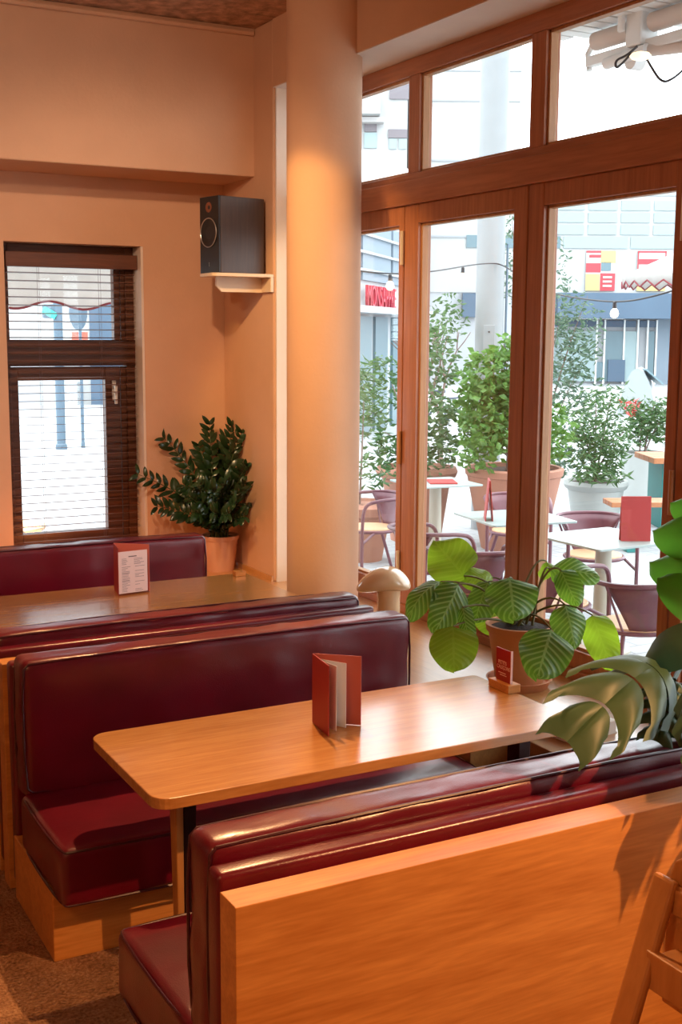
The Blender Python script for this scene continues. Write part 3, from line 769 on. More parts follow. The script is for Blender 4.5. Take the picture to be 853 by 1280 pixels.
m_ = MB(); xb = T1.x+.014; ym = (ya+yb)/2+.065; n_ = len(bp)
m_.add([(xb,ym+a_,T1.z-.29+c_) for a_,c_ in bp]+[(xb+.02,ym+a_,T1.z-.29+c_) for a_,c_ in bp], [tuple(range(n_)),tuple(reversed(range(n_,2*n_)))]+[(i,n_+i,n_+(i+1)%n_,(i+1)%n_) for i in range(n_)])
m_.build('backrest', M['highchair'], hc, bevel=.005)
m_ = MB(); m_.box(T1.x-.01,T1.x+.03,1.56,1.62,.0,T1.z-.165); m_.build('centre_post', M['highchair'], hc, bevel=.005)
cross((T1.x+foot.x)/2-.0, T1.z/2-.1, .05,.022,'footrest')

# ------------------------------------------------------------------ outdoors: ground
struct(MB().add([(-30,-20,-.13),(90,-20,-.13),(90,110,-.13),(-30,110,-.13),(-30,-20,-.16),(90,-20,-.16),(90,110,-.16),(-30,110,-.16)],
   [(0,1,2,3),(7,6,5,4),(0,4,5,1),(1,5,6,2),(2,6,7,3),(3,7,4,0)]).build('trim_20', M['paving']))
g = MB(); g.box(3.6,40,-10,60,-.13,0); g.box(-20,3.6,7.9,60,-.13,0)
struct(g.build('trim_21', M['paving']))
# ---- terrace tables
def terrace_table(c, a, label, s=.66):
    t = thing('terrace_table', (c[0],c[1],0), label, 'table', 'pale terrace tables')
    ca_, sa_ = math.cos(a), math.sin(a)
    p = []
    for x, y in rpoly(-s/2,s/2,-s/2,s/2,(.02,)*4): p.append((c[0]+x*ca_-y*sa_, c[1]+x*sa_+y*ca_))
    MB().prism(p, .728,.742).build('tabletop', M['minttop'], t, bevel=.002)
    MB().lathe([(.20,0),(.20,.012),(.06,.03),(.058,.2),(.052,.728)], (c[0],c[1],0), 24).build('pedestal', M['cream_ped'], t, smooth=True)
    return t
terrace_table((5.18,5.98), .02, 'pale square terrace table nearest the glass, with a red menu on it')
terrace_table((5.20,6.98), -.15, 'pale square terrace table behind the wooden post, second from the right')
terrace_table((5.80,8.95), -.1, 'pale square terrace table farthest left, in front of the big terracotta planter', .62)
def outmenu(c, a, label, h_=.285, w_=.19):
    o = thing('menu', (c[0],c[1],.742), label, 'menu', 'red menus on the terrace tables')
    d_ = V((math.cos(a),math.sin(a),0)); n_ = V((-d_.y,d_.x,0))
    for s_, nm in ((0,'front_cover'),(1,'back_cover')):
        MB().obox(V((c[0],c[1],.742+h_/2))+n_*.028*s_, d_*w_/2, n_*.003+V((0,0,0)), V((0,0,h_/2))+n_*(.012 if s_==0 else -.012)).build(nm, M['menu_red'], o)
    return o
outmenu((5.28,5.80), -.47, 'upright red menu on the terrace table nearest the glass')
outmenu((4.97,6.95), 1.02, 'red menu edge-on beside the wooden post, on the second terrace table')
m_ = MB().obox((5.83,8.9,.749), (.11,-.05,0), (.06,.13,0), (0,0,.006)); tag(m_.build('menu', M['menu_red'], bevel=.001), 'red menu lying flat on the terrace table farthest left', 'menu', 'red menus on the terrace tables')
# ---- terrace chairs
def make_chair(label):
    r = thing('terrace_chair', (0,0,0), label, 'chair', 'plum metal terrace chairs')
    rail = smoothpath([(-.255,.20,0),(-.255,.20,.55),(-.255,.17,.675),(-.26,.05,.70),(-.265,-.08,.705),(-.22,-.22,.71),(-.10,-.285,.715),(.10,-.285,.715),(.22,-.22,.71),(.265,-.08,.705),(.26,.05,.70),(.255,.17,.675),(.255,.20,.55),(.255,.20,0)],2)
    MB().tube(rail, .0145, n=8).build('arm_rail', M['plum'], r, smooth=True)
    bk_ = MB(); n_ = 14; rows = 5
    for j in range(rows+1):
        t = j/rows; z = .43+.275*t
        R_ = .19+.075*t; half = math.radians(30+34*t)
        for i in range(n_+1):
            a_ = -PI/2 - half + 2*half*i/n_
            bk_.v.append(V((R_*math.cos(a_)*1.0, R_*math.sin(a_)*1.03, z)))
    for j in range(rows):
        for i in range(n_):
            a_ = j*(n_+1)+i; bk_.f.append((a_,a_+1,a_+n_+2,a_+n_+1))
    bo = bk_.build('backrest', M['plum'], r, smooth=True); sm = bo.modifiers.new('solid','SOLIDIFY'); sm.thickness = .005
    MB().tube([(.215*math.cos(t),.205*math.sin(t),.432) for t in [2*PI*k/28 for k in range(28)]], .013, n=8, closed=True).build('seat_ring', M['plum'], r, smooth=True)
    MB().lathe([(.195,.432),(.203,.438),(.203,.448),(.195,.455),(.05,.457)], (0,0,0), 28).build('seat', M['seatwood'], r, smooth=True)
    for s_ in (-1,1):
        MB().tube([(s_*.13,-.15,.43),(s_*.235,-.33,0)], .0135, n=8).build('leg', M['plum'], r, smooth=True)
        MB().tube([(s_*.20,.06,.43),(s_*.255,.19,.36)], .0115, n=8).build('brace', M['plum'], r, smooth=True)
        MB().tube([(s_*.245,-.16,.705),(s_*.135,-.16,.435)], .007, n=6).build('strut', M['plum'], r, smooth=True)
    return r
CH = [((4.60,5.02),-.35,'plum metal terrace chair against the glass at the right, its curved back to the room'),
      ((5.80,6.80),2.75,'plum terrace chair on the far side of the nearest pale table'),
      ((4.55,5.68),-1.35,'plum terrace chair turned sideways, left of the nearest pale table'),
      ((4.50,6.98),-1.62,'plum terrace chair left of the wooden post, behind the largest calathea leaf'),
      ((4.32,6.24),-.35,'plum terrace chair tucked beside the wooden post, its curved back rim showing'),
      ((4.95,8.62),1.5,'plum terrace chair with pale wooden seat close to the column'),
      ((5.95,7.95),2.6,'plum terrace chair beyond the second pale table, before the tall shrub pot')]
c0 = make_chair(CH[0][2])
for i, (p, a_, lb) in enumerate(CH):
    o = c0 if i == 0 else copy_tree(c0)
    o.location = (p[0],p[1],0); o.rotation_euler = (0,0,a_); o['label'] = lb
# ---- shrubs
def leafcloud(m_, pts, size, jit=.6, asp=.45):
    if m_.uv is None: m_.uv = []
    for p in pts:
        s_ = size*random.uniform(.7,1.3); a_ = random.uniform(0,2*PI); e = random.uniform(-.9,.6)
        d_ = V((math.cos(a_)*math.cos(e),math.sin(a_)*math.cos(e),math.sin(e)))
        n_ = V((random.uniform(-1,1),random.uniform(-1,1),random.uniform(-.2,1))); ac = d_.cross(n_).normalized()*s_*asp/2
        n2 = ac.cross(d_).normalized()
        st = len(m_.v)
        m_.v += [p, p+d_*s_*.5+ac-n2*.1*s_, p+d_*s_, p+d_*s_*.5-ac-n2*.1*s_]; m_.uv += [(0,0)]*4
        m_.f.append((st,st+1,st+2,st+3))
def blob(c, r, n, hollow=.35):
    out = []
    while len(out) < n:
        p = V((random.uniform(-1,1),random.uniform(-1,1),random.uniform(-1,1)))
        l_ = p.length
        if l_ > 1 or l_ < hollow*random.random(): continue
        if noise.noise(V(p)*2.2+V(c)*3) < -.12: continue
        out.append(V((c[0]+p.x*r[0], c[1]+p.y*r[1], c[2]+p.z*r[2])))
    return out
def shrub(name, c, prof, potmat, label, cat, clouds, stems, leafm, soilz, potlabel=None, group='planted pots on the terrace'):
    r = thing(name, (c[0],c[1],0), label, cat, group)
    MB().lathe(prof, (c[0],c[1],0), 36).build('planter', potmat, r, smooth=True)
    MB().lathe([(prof[-1][0],soilz-.005),(.02,soilz)], (c[0],c[1],0), 20).build('soil', M['soil'], r)
    sm_ = MB()
    for p in stems: sm_.tube(bez((c[0]+random.uniform(-.08,.08),c[1]+random.uniform(-.08,.08),soilz), ((c[0]+p[0])/2,(c[1]+p[1])/2,(soilz+p[2])/2+.15), p, 8), [.012*(1-.08*k) for k in range(9)], n=5)
    sm_.build('stems', M['bark'], r, smooth=True)
    m_ = MB(); m_.uv = []
    for (cc, rr, n, sz, asp) in clouds: leafcloud(m_, blob(cc, rr, n), sz, asp=asp)
    m_.build('foliage', leafm, r)
    return r
random.seed(5)
# big rimmed terracotta planter on the left (behind the farthest table)
c = (6.35,10.15); P0 = lambda u,v,d_: tuple(at(u,v,d_))
shrub('potted_shrub', c, [(.20,0),(.25,0),(.33,.55),(.34,.62),(.39,.64),(.41,.69),(.39,.735),(.34,.74),(.32,.70)], M['out_terracotta'], 'thick-rimmed terracotta planter with a leafy shrub, left of the grey pole', 'plant',
      [(P0(545,540,11.9),(.28,.28,.42),520,.085,.5),(P0(540,450,12.2),(.32,.3,.36),420,.075,.5),(P0(490,560,12),(.30,.25,.2),220,.09,.4),(P0(478,490,12.6),(.28,.25,.42),320,.08,.42),(P0(520,585,11.6),(.3,.15,.1),140,.09,.3),(P0(560,400,12.4),(.22,.2,.3),170,.07,.5)],
      [P0(545,470,12),P0(560,420,12.2),P0(490,480,12.4),P0(530,520,11.9),P0(478,540,12)], M['leaf_mid'], .70)
# tall terracotta pot behind the wooden post with the bright shrub
c = (6.95,9.35)
shrub('potted_shrub', c, [(.25,0),(.30,0),(.45,.70),(.465,.71),(.475,.77),(.45,.785),(.425,.78),(.42,.74)], M['out_terracotta'], 'tall tapered terracotta pot with a bright green shrub behind the wooden post', 'plant',
      [(P0(612,500,11.4),(.30,.3,.52),1300,.085,.62),(P0(640,480,11.5),(.30,.3,.5),760,.08,.6),(P0(600,560,11.3),(.22,.22,.25),260,.085,.6),(P0(690,540,11.5),(.25,.2,.3),330,.08,.5)],
      [P0(600,500,11.4),P0(612,450,11.4),P0(630,430,11.5),P0(640,400,11.5),P0(620,520,11.4),P0(660,480,11.5),P0(590,530,11.4),P0(610,560,11.4),P0(625,550,11.4)], M['leaf_green'], .745)
# the grey green airy tree just behind it
def airy(label, c, clouds, stems, leafm, name='young_tree'):
    r = thing(name, (c[0],c[1],0), label, 'tree')
    sm_ = MB()
    for p in stems: sm_.tube(bez((c[0],c[1],0), ((c[0]*.6+p[0]*.4),(c[1]*.6+p[1]*.4),p[2]*.6), p, 10), [.02*(1-.085*k) for k in range(11)], n=5)
    sm_.build('branches', M['bark'], r, smooth=True)
    m_ = MB(); m_.uv = []
    for (cc, rr, n, sz, asp) in clouds: leafcloud(m_, blob(cc, rr, n, 0), sz, asp=asp)
    if m_.v: m_.build('foliage', leafm, r)
    return r
airy('slender grey green tree growing behind the wooden post', (8.6,11.3),
     [(P0(700,420,14),(.35,.3,.75),420,.085,.38),(P0(725,420,14),(.28,.3,.5),330,.08,.38),(P0(690,350,14),(.3,.3,.5),160,.07,.36),(P0(640,320,14),(.22,.2,.6),260,.075,.4),(P0(712,500,14),(.45,.3,.45),520,.085,.4),(P0(700,560,13.6),(.4,.3,.3),260,.09,.4)],
     [P0(690,330,14),P0(640,270,14),P0(735,370,14),P0(700,400,14),P0(720,470,14),P0(650,340,14)], M['leaf_olive'])
# white planter with bamboo like shrub
c = (8.62,10.12)
shrub('potted_shrub', c, [(.20,0),(.24,0),(.30,.38),(.33,.40),(.35,.44),(.34,.48),(.30,.48),(.29,.45)], M['white_plastic'], 'round white planter with a feathery dark green shrub', 'plant',
      [(P0(750,560,12.9),(.30,.3,.32),620,.10,.28),(P0(745,520,12.9),(.38,.3,.35),330,.09,.26),(P0(765,500,12.9),(.25,.3,.2),130,.09,.26),(P0(750,592,12.7),(.32,.3,.1),190,.10,.25)],
      [P0(745,500,12.9),P0(765,495,12.9),P0(725,530,12.9),P0(780,540,12.9)], M['leaf_mid'], .455)
# pale tall planter at the right with red tipped shrub
c = (10.35,11.75); pr = at(807,560,15.4)
r_ = shrub('potted_shrub', (pr.x,pr.y), [(.24,0),(.27,0),(.30,.52),(.31,.56),(.28,.56),(.27,.52)], M['white_plastic'], 'tall pale planter with a red tipped shrub at the right edge of the glass', 'plant',
      [(P0(812,525,15.4),(.30,.3,.30),420,.10,.34),(P0(835,530,15.4),(.3,.3,.35),300,.10,.34),(P0(795,540,15.4),(.25,.2,.25),140,.1,.3)],
      [P0(820,500,15.4),P0(832,520,15.4),P0(800,510,15.4)], M['leaf_mid'], .53)
m_ = MB(); m_.uv = []; leafcloud(m_, blob(P0(788,508,15.3),(.12,.1,.10),50,0), .09, asp=.4); m_.build('red_foliage', M['berry'], r_, label='red leaf tips')
# small terracotta pot far left by the column
pr = at(452,660,11.0)
shrub('potted_shrub', (pr.x,pr.y), [(.16,0),(.19,0),(.26,.40),(.30,.43),(.31,.50),(.26,.53),(.24,.50)], M['out_terracotta'], 'round terracotta pot beside the column, behind the chair', 'plant',
      [(P0(455,500,11.2),(.16,.2,.38),260,.13,.16),(P0(458,590,11),(.22,.2,.14),60,.13,.2)], [P0(455,500,11.2)], M['leaf_mid'], .5)
# bare shrub
random.seed(9)
def bare(c, htop, label):
    r = thing('bare_shrub', (c[0],c[1],0), label, 'shrub'); m_ = MB()
    def br(p, d_, l_, r0, n):
        q = p+d_*l_; m_.tube([p,(p+q)/2+V((random.uniform(-.05,.05)*l_,0,0)),q],[r0,r0*.8,r0*.6],n=5)
        if n:
            for _ in range(3): br(q, (d_+V((random.uniform(-.6,.6),random.uniform(-.6,.6),random.uniform(0,.3)))).normalized(), l_*.72, r0*.55, n-1)
    br(V((c[0],c[1],0)), V((0,0,1)), htop*.42, .05, 3); m_.build('branches', M['bark'], r, smooth=True)
pb = at(551,560,17); bare((pb.x,pb.y), 2.0, 'leafless branching shrub behind the thick-rimmed planter')
# ---- bicycle parked beyond
pbk = at(565,540,24); bkx = thing('bicycle', (pbk.x,pbk.y,0), 'dark parked bicycle beyond the planters, left of the grey pole', 'bicycle')
ux = V((.8,-.6,0))
def W(a_, z): return V((pbk.x,pbk.y,0))+ux*a_+V((0,0,z))
for a_ in (-.52,.52): MB().tube([W(a_+.33*math.cos(t),.34+.33*math.sin(t)) for t in [2*PI*k/28 for k in range(28)]], .022, n=6, closed=True).build('wheel', M['bike'], bkx, smooth=True)
m_ = MB()
for p, q in ((W(-.52,.34),W(-.1,.32)),(W(-.1,.32),W(-.25,.85)),(W(-.1,.32),W(.36,.78)),(W(-.22,.75),W(.36,.80)),(W(.52,.34),W(.34,1.0)),(W(-.52,.34),W(-.22,.75))): m_.tube([p,q],.018,n=6)
m_.build('frame', M['bike'], bkx); MB().obox(W(-.26,.9), ux*.12, V((.05,.06,0)), V((0,0,.03))).build('saddle', M['bike'], bkx, bevel=.01)
MB().tube([W(.34,1.0)+V((-.2,-.22,0)),W(.34,1.02),W(.34,1.0)+V((.2,.22,0))], .014).build('handlebar', M['bike'], bkx)
# ---- teal picnic table
tb = at(800,640,11.6); tt = thing('picnic_bench', (tb.x,tb.y,0), 'teal legged bench with a varnished timber seat, behind the red terrace menu', 'bench')
sd = V((.90,-.43,0)); sdn = V((.43,.90,0)); cb = V((tb.x,tb.y,0))+sd*.30
for s_ in (-1,0,1): MB().obox(cb+sdn*s_*.11+V((0,0,.45)), sd*.62, sdn*.05, V((0,0,.024))).build('seat_slat', M['slatwood'], tt, bevel=.004)
for a_ in (-.42,.42):
    MB().obox(cb+sd*a_+V((0,0,.235)), sd*.035, sdn*.13, V((0,0,.19))).build('leg', M['teal'], tt, bevel=.006); MB().obox(cb+sd*a_+V((0,0,.03)), sd*.05, sdn*.20, V((0,0,.03))).build('foot', M['teal'], tt, bevel=.006)
tb2 = at(826,572,13.0); tt = thing('picnic_table', (tb2.x,tb2.y,0), 'teal legged table with a varnished timber top at the right edge of the glass', 'table')
cb = V((tb2.x,tb2.y,0))+sd*.42
for s_ in (-1.5,-.5,.5,1.5): MB().obox(cb+sdn*s_*.18+V((0,0,tb2.z)), sd*.6, sdn*.085, V((0,0,.03))).build('top_slat', M['slatwood'], tt, bevel=.004)
for a_ in (-.42,.42): MB().obox(cb+sd*a_+V((0,0,tb2.z/2-.015)), sd*.05, sdn*.25, V((0,0,tb2.z/2-.016))).build('leg', M['teal'], tt, bevel=.006)
# ---- street pole
pl = at(612,400,12.5); po = thing('street_pole', (pl.x,pl.y,0), 'thick pale grey street pole with an access door, seen through the middle glass', 'pole')
MB().tube([(pl.x,pl.y,0),(pl.x,pl.y,5.6)], .145, n=32).build('shaft', M['concrete'], po, smooth=True)
ap = at(612,395,12.35); dl = (V((0,0,0))-V((pl.x,pl.y,0))).normalized(); dr = V((-dl.y,dl.x,0))
MB().obox(V((pl.x,pl.y,1.75))+dl*.138, dr*.06, dl*.012, V((0,0,.38))).build('access_door', M['concrete'], po, bevel=.004)
MB().tube([V((pl.x,pl.y,2.06))+dl*.15,V((pl.x,pl.y,2.06))+dl*.156], .01, n=10).build('lock', M['cable'], po)
MB().tube([V((pl.x,pl.y,1.5))-dr*-.17,V((pl.x,pl.y,2.95))-dr*-.17], .012, n=8).build('conduit', M['postblue'], po)
# ---- string of bulbs
def festoon(pts, bulbs, label):
    r = thing('string_lights', pts[0], label, 'string lights')
    path = smoothpath(pts, 3); MB().tube(path, .007, n=6).build('cable', M['cable'], r, smooth=True)
    for p in bulbs:
        p = V(p); MB().lathe([(.008,0),(.016,-.005),(.018,-.05),(.012,-.055)], p, 12).build('socket', M['cable'], r, smooth=True)
        MB().lathe([(.012,-.05),(.028,-.07),(.035,-.095),(.028,-.12),(.01,-.132)], p, 16).build('bulb', M['bulb'], r, smooth=True)
festoon([at(400,332,9.8),at(445,338,9.9),at(488,343,10),at(540,340,10.6),at(590,331,11.6),at(612,329,12.2),at(628,330,12.3),at(660,352,11.5),at(690,367,10.8),at(730,374,10.2),at(770,378,9.7),at(805,374,9.3),at(860,358,9)],
        [at(488,343,10),at(579,334,11.4),at(769,377,9.7)],'sagging string of bulbs hung from the grey pole across the terrace')
# ---- cafe awning, its cassette and arms, under a slatted canopy
can_edge = lambda x: 6.37-1.4545*(x-5.0)
can = struct(MB().prism([(3.62,-2),(7.6,-2),(7.6,can_edge(7.6)),(3.62,can_edge(3.62))], 3.895,3.97).build('trim_22', M['white_metal']))
m_ = MB(); y = -2
while y < 8.3:
    x1_ = min(7.6, 5.0+(6.37-y-.1)/1.4545)
    if x1_ > 3.7: m_.box(3.62,x1_,y,y+.10,3.87,3.895)
    y += .125
m_.build('soffit_boards', M['white_metal'], can)
aw = thing('awning', (5.0,5.62,3.84), 'white retracted awning mechanism under the outdoor canopy, upper right', 'awning')
MB().tube([(5,6.02,3.80),(5,5.70,3.80)], .055, n=24).build('fabric_roll', M['awning_roll'], aw, smooth=True)
MB().tube([(5,5.52,3.81),(5,3.6,3.81)], .055, n=24).build('fabric_roll', M['awning_roll'], aw, smooth=True)
m_ = MB(); m_.box(4.93,5.07,5.55,5.68,3.69,3.95); m_.box(4.90,4.93,5.67,5.72,3.78,3.93); m_.build('bracket', M['white_metal'], aw, bevel=.012)
m_ = MB(); m_.box(4.97,5.03,3.6,6.08,3.66,3.72); m_.build('torsion_bar', M['white_metal'], aw, bevel=.006)
m_ = MB(); m_.tube([(5,6.07,3.64),(5,6.09,3.74),(5,6.02,3.82)], .02, n=8); m_.build('end_cap', M['white_metal'], aw, smooth=True)
m_ = MB(); m_.tube([(4.98,5.58,3.66),(5.05,5.2,3.63),(5.1,3.6,3.60)], .036, n=12); m_.build('folding_arm', M['awning_roll'], aw, smooth=True)
m_ = MB(); m_.tube([(4.96,5.87,3.64),(4.96,5.52,3.655)], .035, n=12); m_.tube([(4.96,5.66,3.62),(5.04,5.66,3.62)], .05, n=16); m_.build('elbow', M['white_metal'], aw, smooth=True)
cbm = MB().tube(smoothpath([at(797,58,5.6),at(783,70,5.6),at(770,75,5.6),at(770,86,5.6),at(778,80,5.6),at(790,66,5.6),at(805,66,5.6),at(815,85,5.6),at(828,104,5.6),at(843,98,5.6),at(860,82,5.6)],3), .006, n=6)
cbm.build('power_cable', M['cable'], aw, smooth=True, label='black looping power cable')
wl = thing('wall_lamp', tuple(at(801,70,5.55)), 'small lit oval lamp under the awning bracket', 'lamp')
MB().lathe([(.008,-.02),(.04,-.012),(.05,0),(.04,.012),(.01,.02)], tuple(at(801,70,5.55)), 18).build('lens', M['bulb'], wl, smooth=True)
# ---- far facades: F ahead, S to the right
F = V((.476,.879,0)); S = V((.879,-.476,0))
def fb(m_, D, u0, u1, z0, z1, depth=.3, out=0):
    s0, s1 = (u0-426.5)/1512*D, (u1-426.5)/1512*D
    c_ = F*(D-out+depth/2)+S*((s0+s1)/2)+V((0,0,(z0+z1)/2))
    return m_.obox(c_, S*(s1-s0)/2, F*depth/2, V((0,0,(z1-z0)/2)))
def zv(v, D): return H+(415-v)/1512*D
D = 50.
sb = thing('shop_building', tuple(F*D+S*8), 'long white building with glass block bands and a dark blue entrance canopy', 'building')
fb(fb(MB(), D, 505, 990, zv(366,D), zv(238,D), 6), D, 506, 640, zv(238,D), 14.2, 6).build('wall', M['facade'], sb)
fb(MB(), D, 505, 700, 0, zv(366,D), 6, -.05).build('ground_wall', M['facade2'], sb)
m_ = MB(); fb(m_, D, 817, 990, 0, zv(366,D), 6, 0); m_.build('pier', M['bluegrey2'], sb)
m_ = MB()
for z in (zv(140,D),zv(105,D),zv(210,D),zv(248,D),zv(300,D)+.0): fb(m_, D, 507, 640 if z > 8 else 682, z, z+.07, .1, .05)
for z in (zv(249,D),): fb(m_, D, 684, 985, z, z+.12, .1, .05)
m_.build('joints', M['joint'], sb)
bc_ = 0
for row in range(3):
    for cl in range(8):
        m_ = MB(); fb(m_, D, 684+2+40*cl, 684+37+40*cl, zv(268+14.5*row-1.5,D), zv(268+14.5*row-13,D), .1, .06)
        m_.build('glass_block_panel', M['aqua'], sb)
for i, (a_, c_) in enumerate(((686,693),(697,775),(779,858),(862,940))):
    m_ = MB(); fb(m_, D, a_, c_, zv(312,D), zv(298,D), .1, .06); m_.build('window', M['aqua'] if i else M['aqua_dark'], sb)
m_ = MB(); fb(m_, D, 578, 596, zv(312,D), zv(297,D), .1, .06); fb(m_, D, 625, 645, zv(312,D), zv(297,D), .1, .06); m_.build('window', M['aqua_dark'], sb)
m_ = MB(); fb(m_, D, 684, 990, zv(397,D), zv(367,D), 1.6, 1.6); m_.build('canopy', M['bluegrey'], sb)
m_ = MB(); fb(m_, D, 574, 592, zv(396,D), zv(367,D), .3, .3); m_.build('blue_panel', M['bluegrey'], sb, label='blue panel left of the grey pole')
# entrance
m_ = MB(); fb(m_, D, 690, 817, 0, zv(397,D), .3, -.2); m_.build('entrance_back', M['facade2'], sb)
for (a_, c_) in ((690,743),(747,790),(795,815)):
    m_ = MB(); fb(m_, D, a_, c_, zv(407,D), zv(399,D), .1, -.05); m_.build('transom_window', M['bluegrey'], sb)
for i, (a_, c_, z1_) in enumerate(((690,741,412),(753,775,412),(777,792,412),(806,814,412),(743,751,450))):
    m_ = MB(); fb(m_, D, a_, c_, .1, zv(z1_,D), .1, -.05); m_.build('entrance_glass', M['aqua_dark'] if i in (1,3,4) else M['aqua'], sb)
m_ = MB()
for u in (742,752,776,793,805,816): fb(m_, D, u-1, u+1, 0, zv(398,D), .12, 0)
m_.build('entrance_frame', M['white_metal'], sb)
m_ = MB(); fb(m_, D, 757, 778, .1, zv(447,D), .1, .05); m_.build('dark_counter', M['bluegrey'], sb)
# posters
def poster(u0, u1, v0, v1, label, blocks):
    p = thing('poster', tuple(F*(D-.1)+S*((u0+u1)/2-426.5)/1512*D+V((0,0,zv(v1,D)))), label, 'poster')
    m_ = MB(); fb(m_, D, u0, u1, zv(v1,D), zv(v0,D), .05, .08); m_.build('board', M['poster_white'], p)
    for (a_, c_, e_, g_, mt) in blocks:
        m_ = MB(); fb(m_, D, u0+(u1-u0)*a_, u0+(u1-u0)*c_, zv(v0+(v1-v0)*g_,D), zv(v0+(v1-v0)*e_,D), .03, .10); m_.build('print_block', M[mt], p)
poster(725,761,315,363,'red and yellow advertising poster on the white building',[(0,.5,0,.05,'poster_red'),(.1,.5,.1,.17,'poster_red'),(.5,1,0,.3,'poster_yellow'),(0,.5,.31,.54,'poster_red'),(.52,.85,.28,.5,'aqua_dark'),(.5,1,.56,1,'poster_red'),(0,.48,.58,1,'poster_yellow')])
m_ = MB()
for k in range(3): fb(m_, D, 746, 757, zv(348+5.2*k,D), zv(345.5+5.2*k,D), .02, .13)
m_.build('white_bars', M['poster_white'], bpy.data.objects['poster'])
poster(788,823,315,363,'red framed advertising poster, right of the red and yellow one',[(0,1,0,.04,'poster_red'),(0,.04,0,.5,'poster_red'),(.96,1,0,.5,'poster_red'),(.04,.96,.2,.33,'poster_red'),(0,1,.8,1,'poster_yellow')])
# kiosk
kb = at(790,515,31); kz = thing('recycling_kiosk', (kb.x,kb.y,0), 'pale grey rounded recycling kiosk on the paving before the entrance', 'kiosk')
prof_ = [(-.55,0),(.55,0),(.45,.45),(.32,.85),(.16,1.12),(-.02,1.2),(-.18,1.12),(-.35,.8),(-.48,.4)]
m_ = MB(); n_ = len(prof_)
A_ = [V((kb.x,kb.y,0))+S*a_*.9-F*.5+V((0,0,c_)) for a_,c_ in prof_]; B_ = [p+F*1.0+S*.35 for p in A_]
m_.add(A_+B_, [tuple(range(n_)),tuple(reversed(range(n_,2*n_)))]+[(i,n_+i,n_+(i+1)%n_,(i+1)%n_) for i in range(n_)])
m_.build('shell', M['kiosk'], kz)
m_ = MB(); m_.obox(V((kb.x,kb.y,.98))+S*.42-F*.2, S*.22+V((0,0,-.18)), F*.35, V((.01,0,.02))); m_.build('flap', M['aqua_dark'], kz)
# white parasol at the right
pp_ = at(832,330,16.0); um = thing('parasol', (pp_.x,pp_.y,0), 'white parasol with a dark red scalloped edge, right side of the street', 'parasol')
def parasol(um, c, R_, ztop, zed, val, n=12):
    m_ = MB(); k_ = 96
    top = V((c[0],c[1],ztop)); ring = []; low = []; tr = []
    for i in range(k_):
        a_ = 2*PI*i/k_; rr = R_
        p = V((c[0]+rr*math.cos(a_),c[1]+rr*math.sin(a_),zed)); ring.append(p)
        low.append(p+V((0,0,-val*(.75+.25*math.cos(a_*n*2))))); tr.append(low[-1])
    m_.v = [top]+ring+low
    for i in range(k_):
        j = (i+1)%k_; m_.f.append((0,1+i,1+j)); m_.f.append((1+i,1+k_+i,1+k_+j,1+j))
    o = m_.build('canopy', M['valance'], um, smooth=True); sm = o.modifiers.new('s','SOLIDIFY'); sm.thickness = .006
    MB().tube(tr, .012, n=5, closed=True).build('scallop_trim', M['trimred'], um)
    MB().tube([(c[0],c[1],0),(c[0],c[1],ztop)], .025, n=10).build('pole', M['white_metal'], um, smooth=True)
    MB().lathe([(.25,0),(.25,.05),(.04,.07)], (c[0],c[1],0), 20).build('base', M['white_metal'], um)
cpar = at(868,330,16.0)
um.location = (cpar.x,cpar.y,0); ORIG[um] = V((cpar.x,cpar.y,0))
parasol(um, (cpar.x,cpar.y), .92, zv(308,16)+.05, zv(345,16)+.02, .16)
p2 = at(425,200,15.0); um2 = thing('parasol', (p2.x,p2.y,0), 'big pale parasol top seen through the upper left window pane', 'parasol')
ORIG[um2] = V((p2.x,p2.y,0)); parasol(um2, (p2.x,p2.y), 1.6, zv(180,15), zv(246,15), .18)
# ---- shop at the left with red letters
DL = 24.
ls = thing('corner_shop', tuple(F*DL), 'blue grey shop front with red letters, seen through the left glass', 'building')
tv = (F*1512+S*424).normalized(); tn = V((tv.y,-tv.x,0))
o0 = F*DL+S*((440-426.5)/1512*DL)
def lb(m_, a0, a1, z0, z1, depth, out): 
    return m_.obox(o0+tv*(a0+a1)/2+tn*(out-depth/2)+V((0,0,(z0+z1)/2)), tv*(a1-a0)/2, tn*depth/2, V((0,0,(z1-z0)/2)))
m_ = MB(); lb(m_, -3, 5.2, 0, 4.3, .4, 0); m_.build('wall', M['facade2'], ls)
for a0, a1 in ((-3,.3),(.5,2.9),(3.1,5.1)):
    m_ = MB(); lb(m_, a0, a1, zv(350,DL), 4.25, .1, .06); m_.build('cladding_panel', M['bluegrey2'], ls)
m_ = MB()
for z in (3.25,3.6,3.95): lb(m_, -3, 5.2, z, z+.05, .1, .12)
m_.build('rails', M['facade2'], ls)
m_ = MB(); lb(m_, -3, 5.2, zv(392,DL)-.0, zv(384,DL), .6, .55); m_.build('awning_rail', M['facade2'], ls)
for a0 in (.2,1.6,3.2):
    m_ = MB(); lb(m_, a0, a0+1.1, 0, zv(395,DL), .1, .06); m_.build('shop_window', M['aqua_dark'], ls)
m_ = MB(); lb(m_, -.6, .1, 0, zv(390,DL), .1, .07); m_.build('blue_pier', M['bluegrey'], ls)
text('sign_letters', 'MONSAPPRE', .62, M['red_letter'], ls, basis(o0+tv*1.75+tn*.14+V((0,0,zv(383,DL))), tv, (0,0,1), tn), .03, .72)
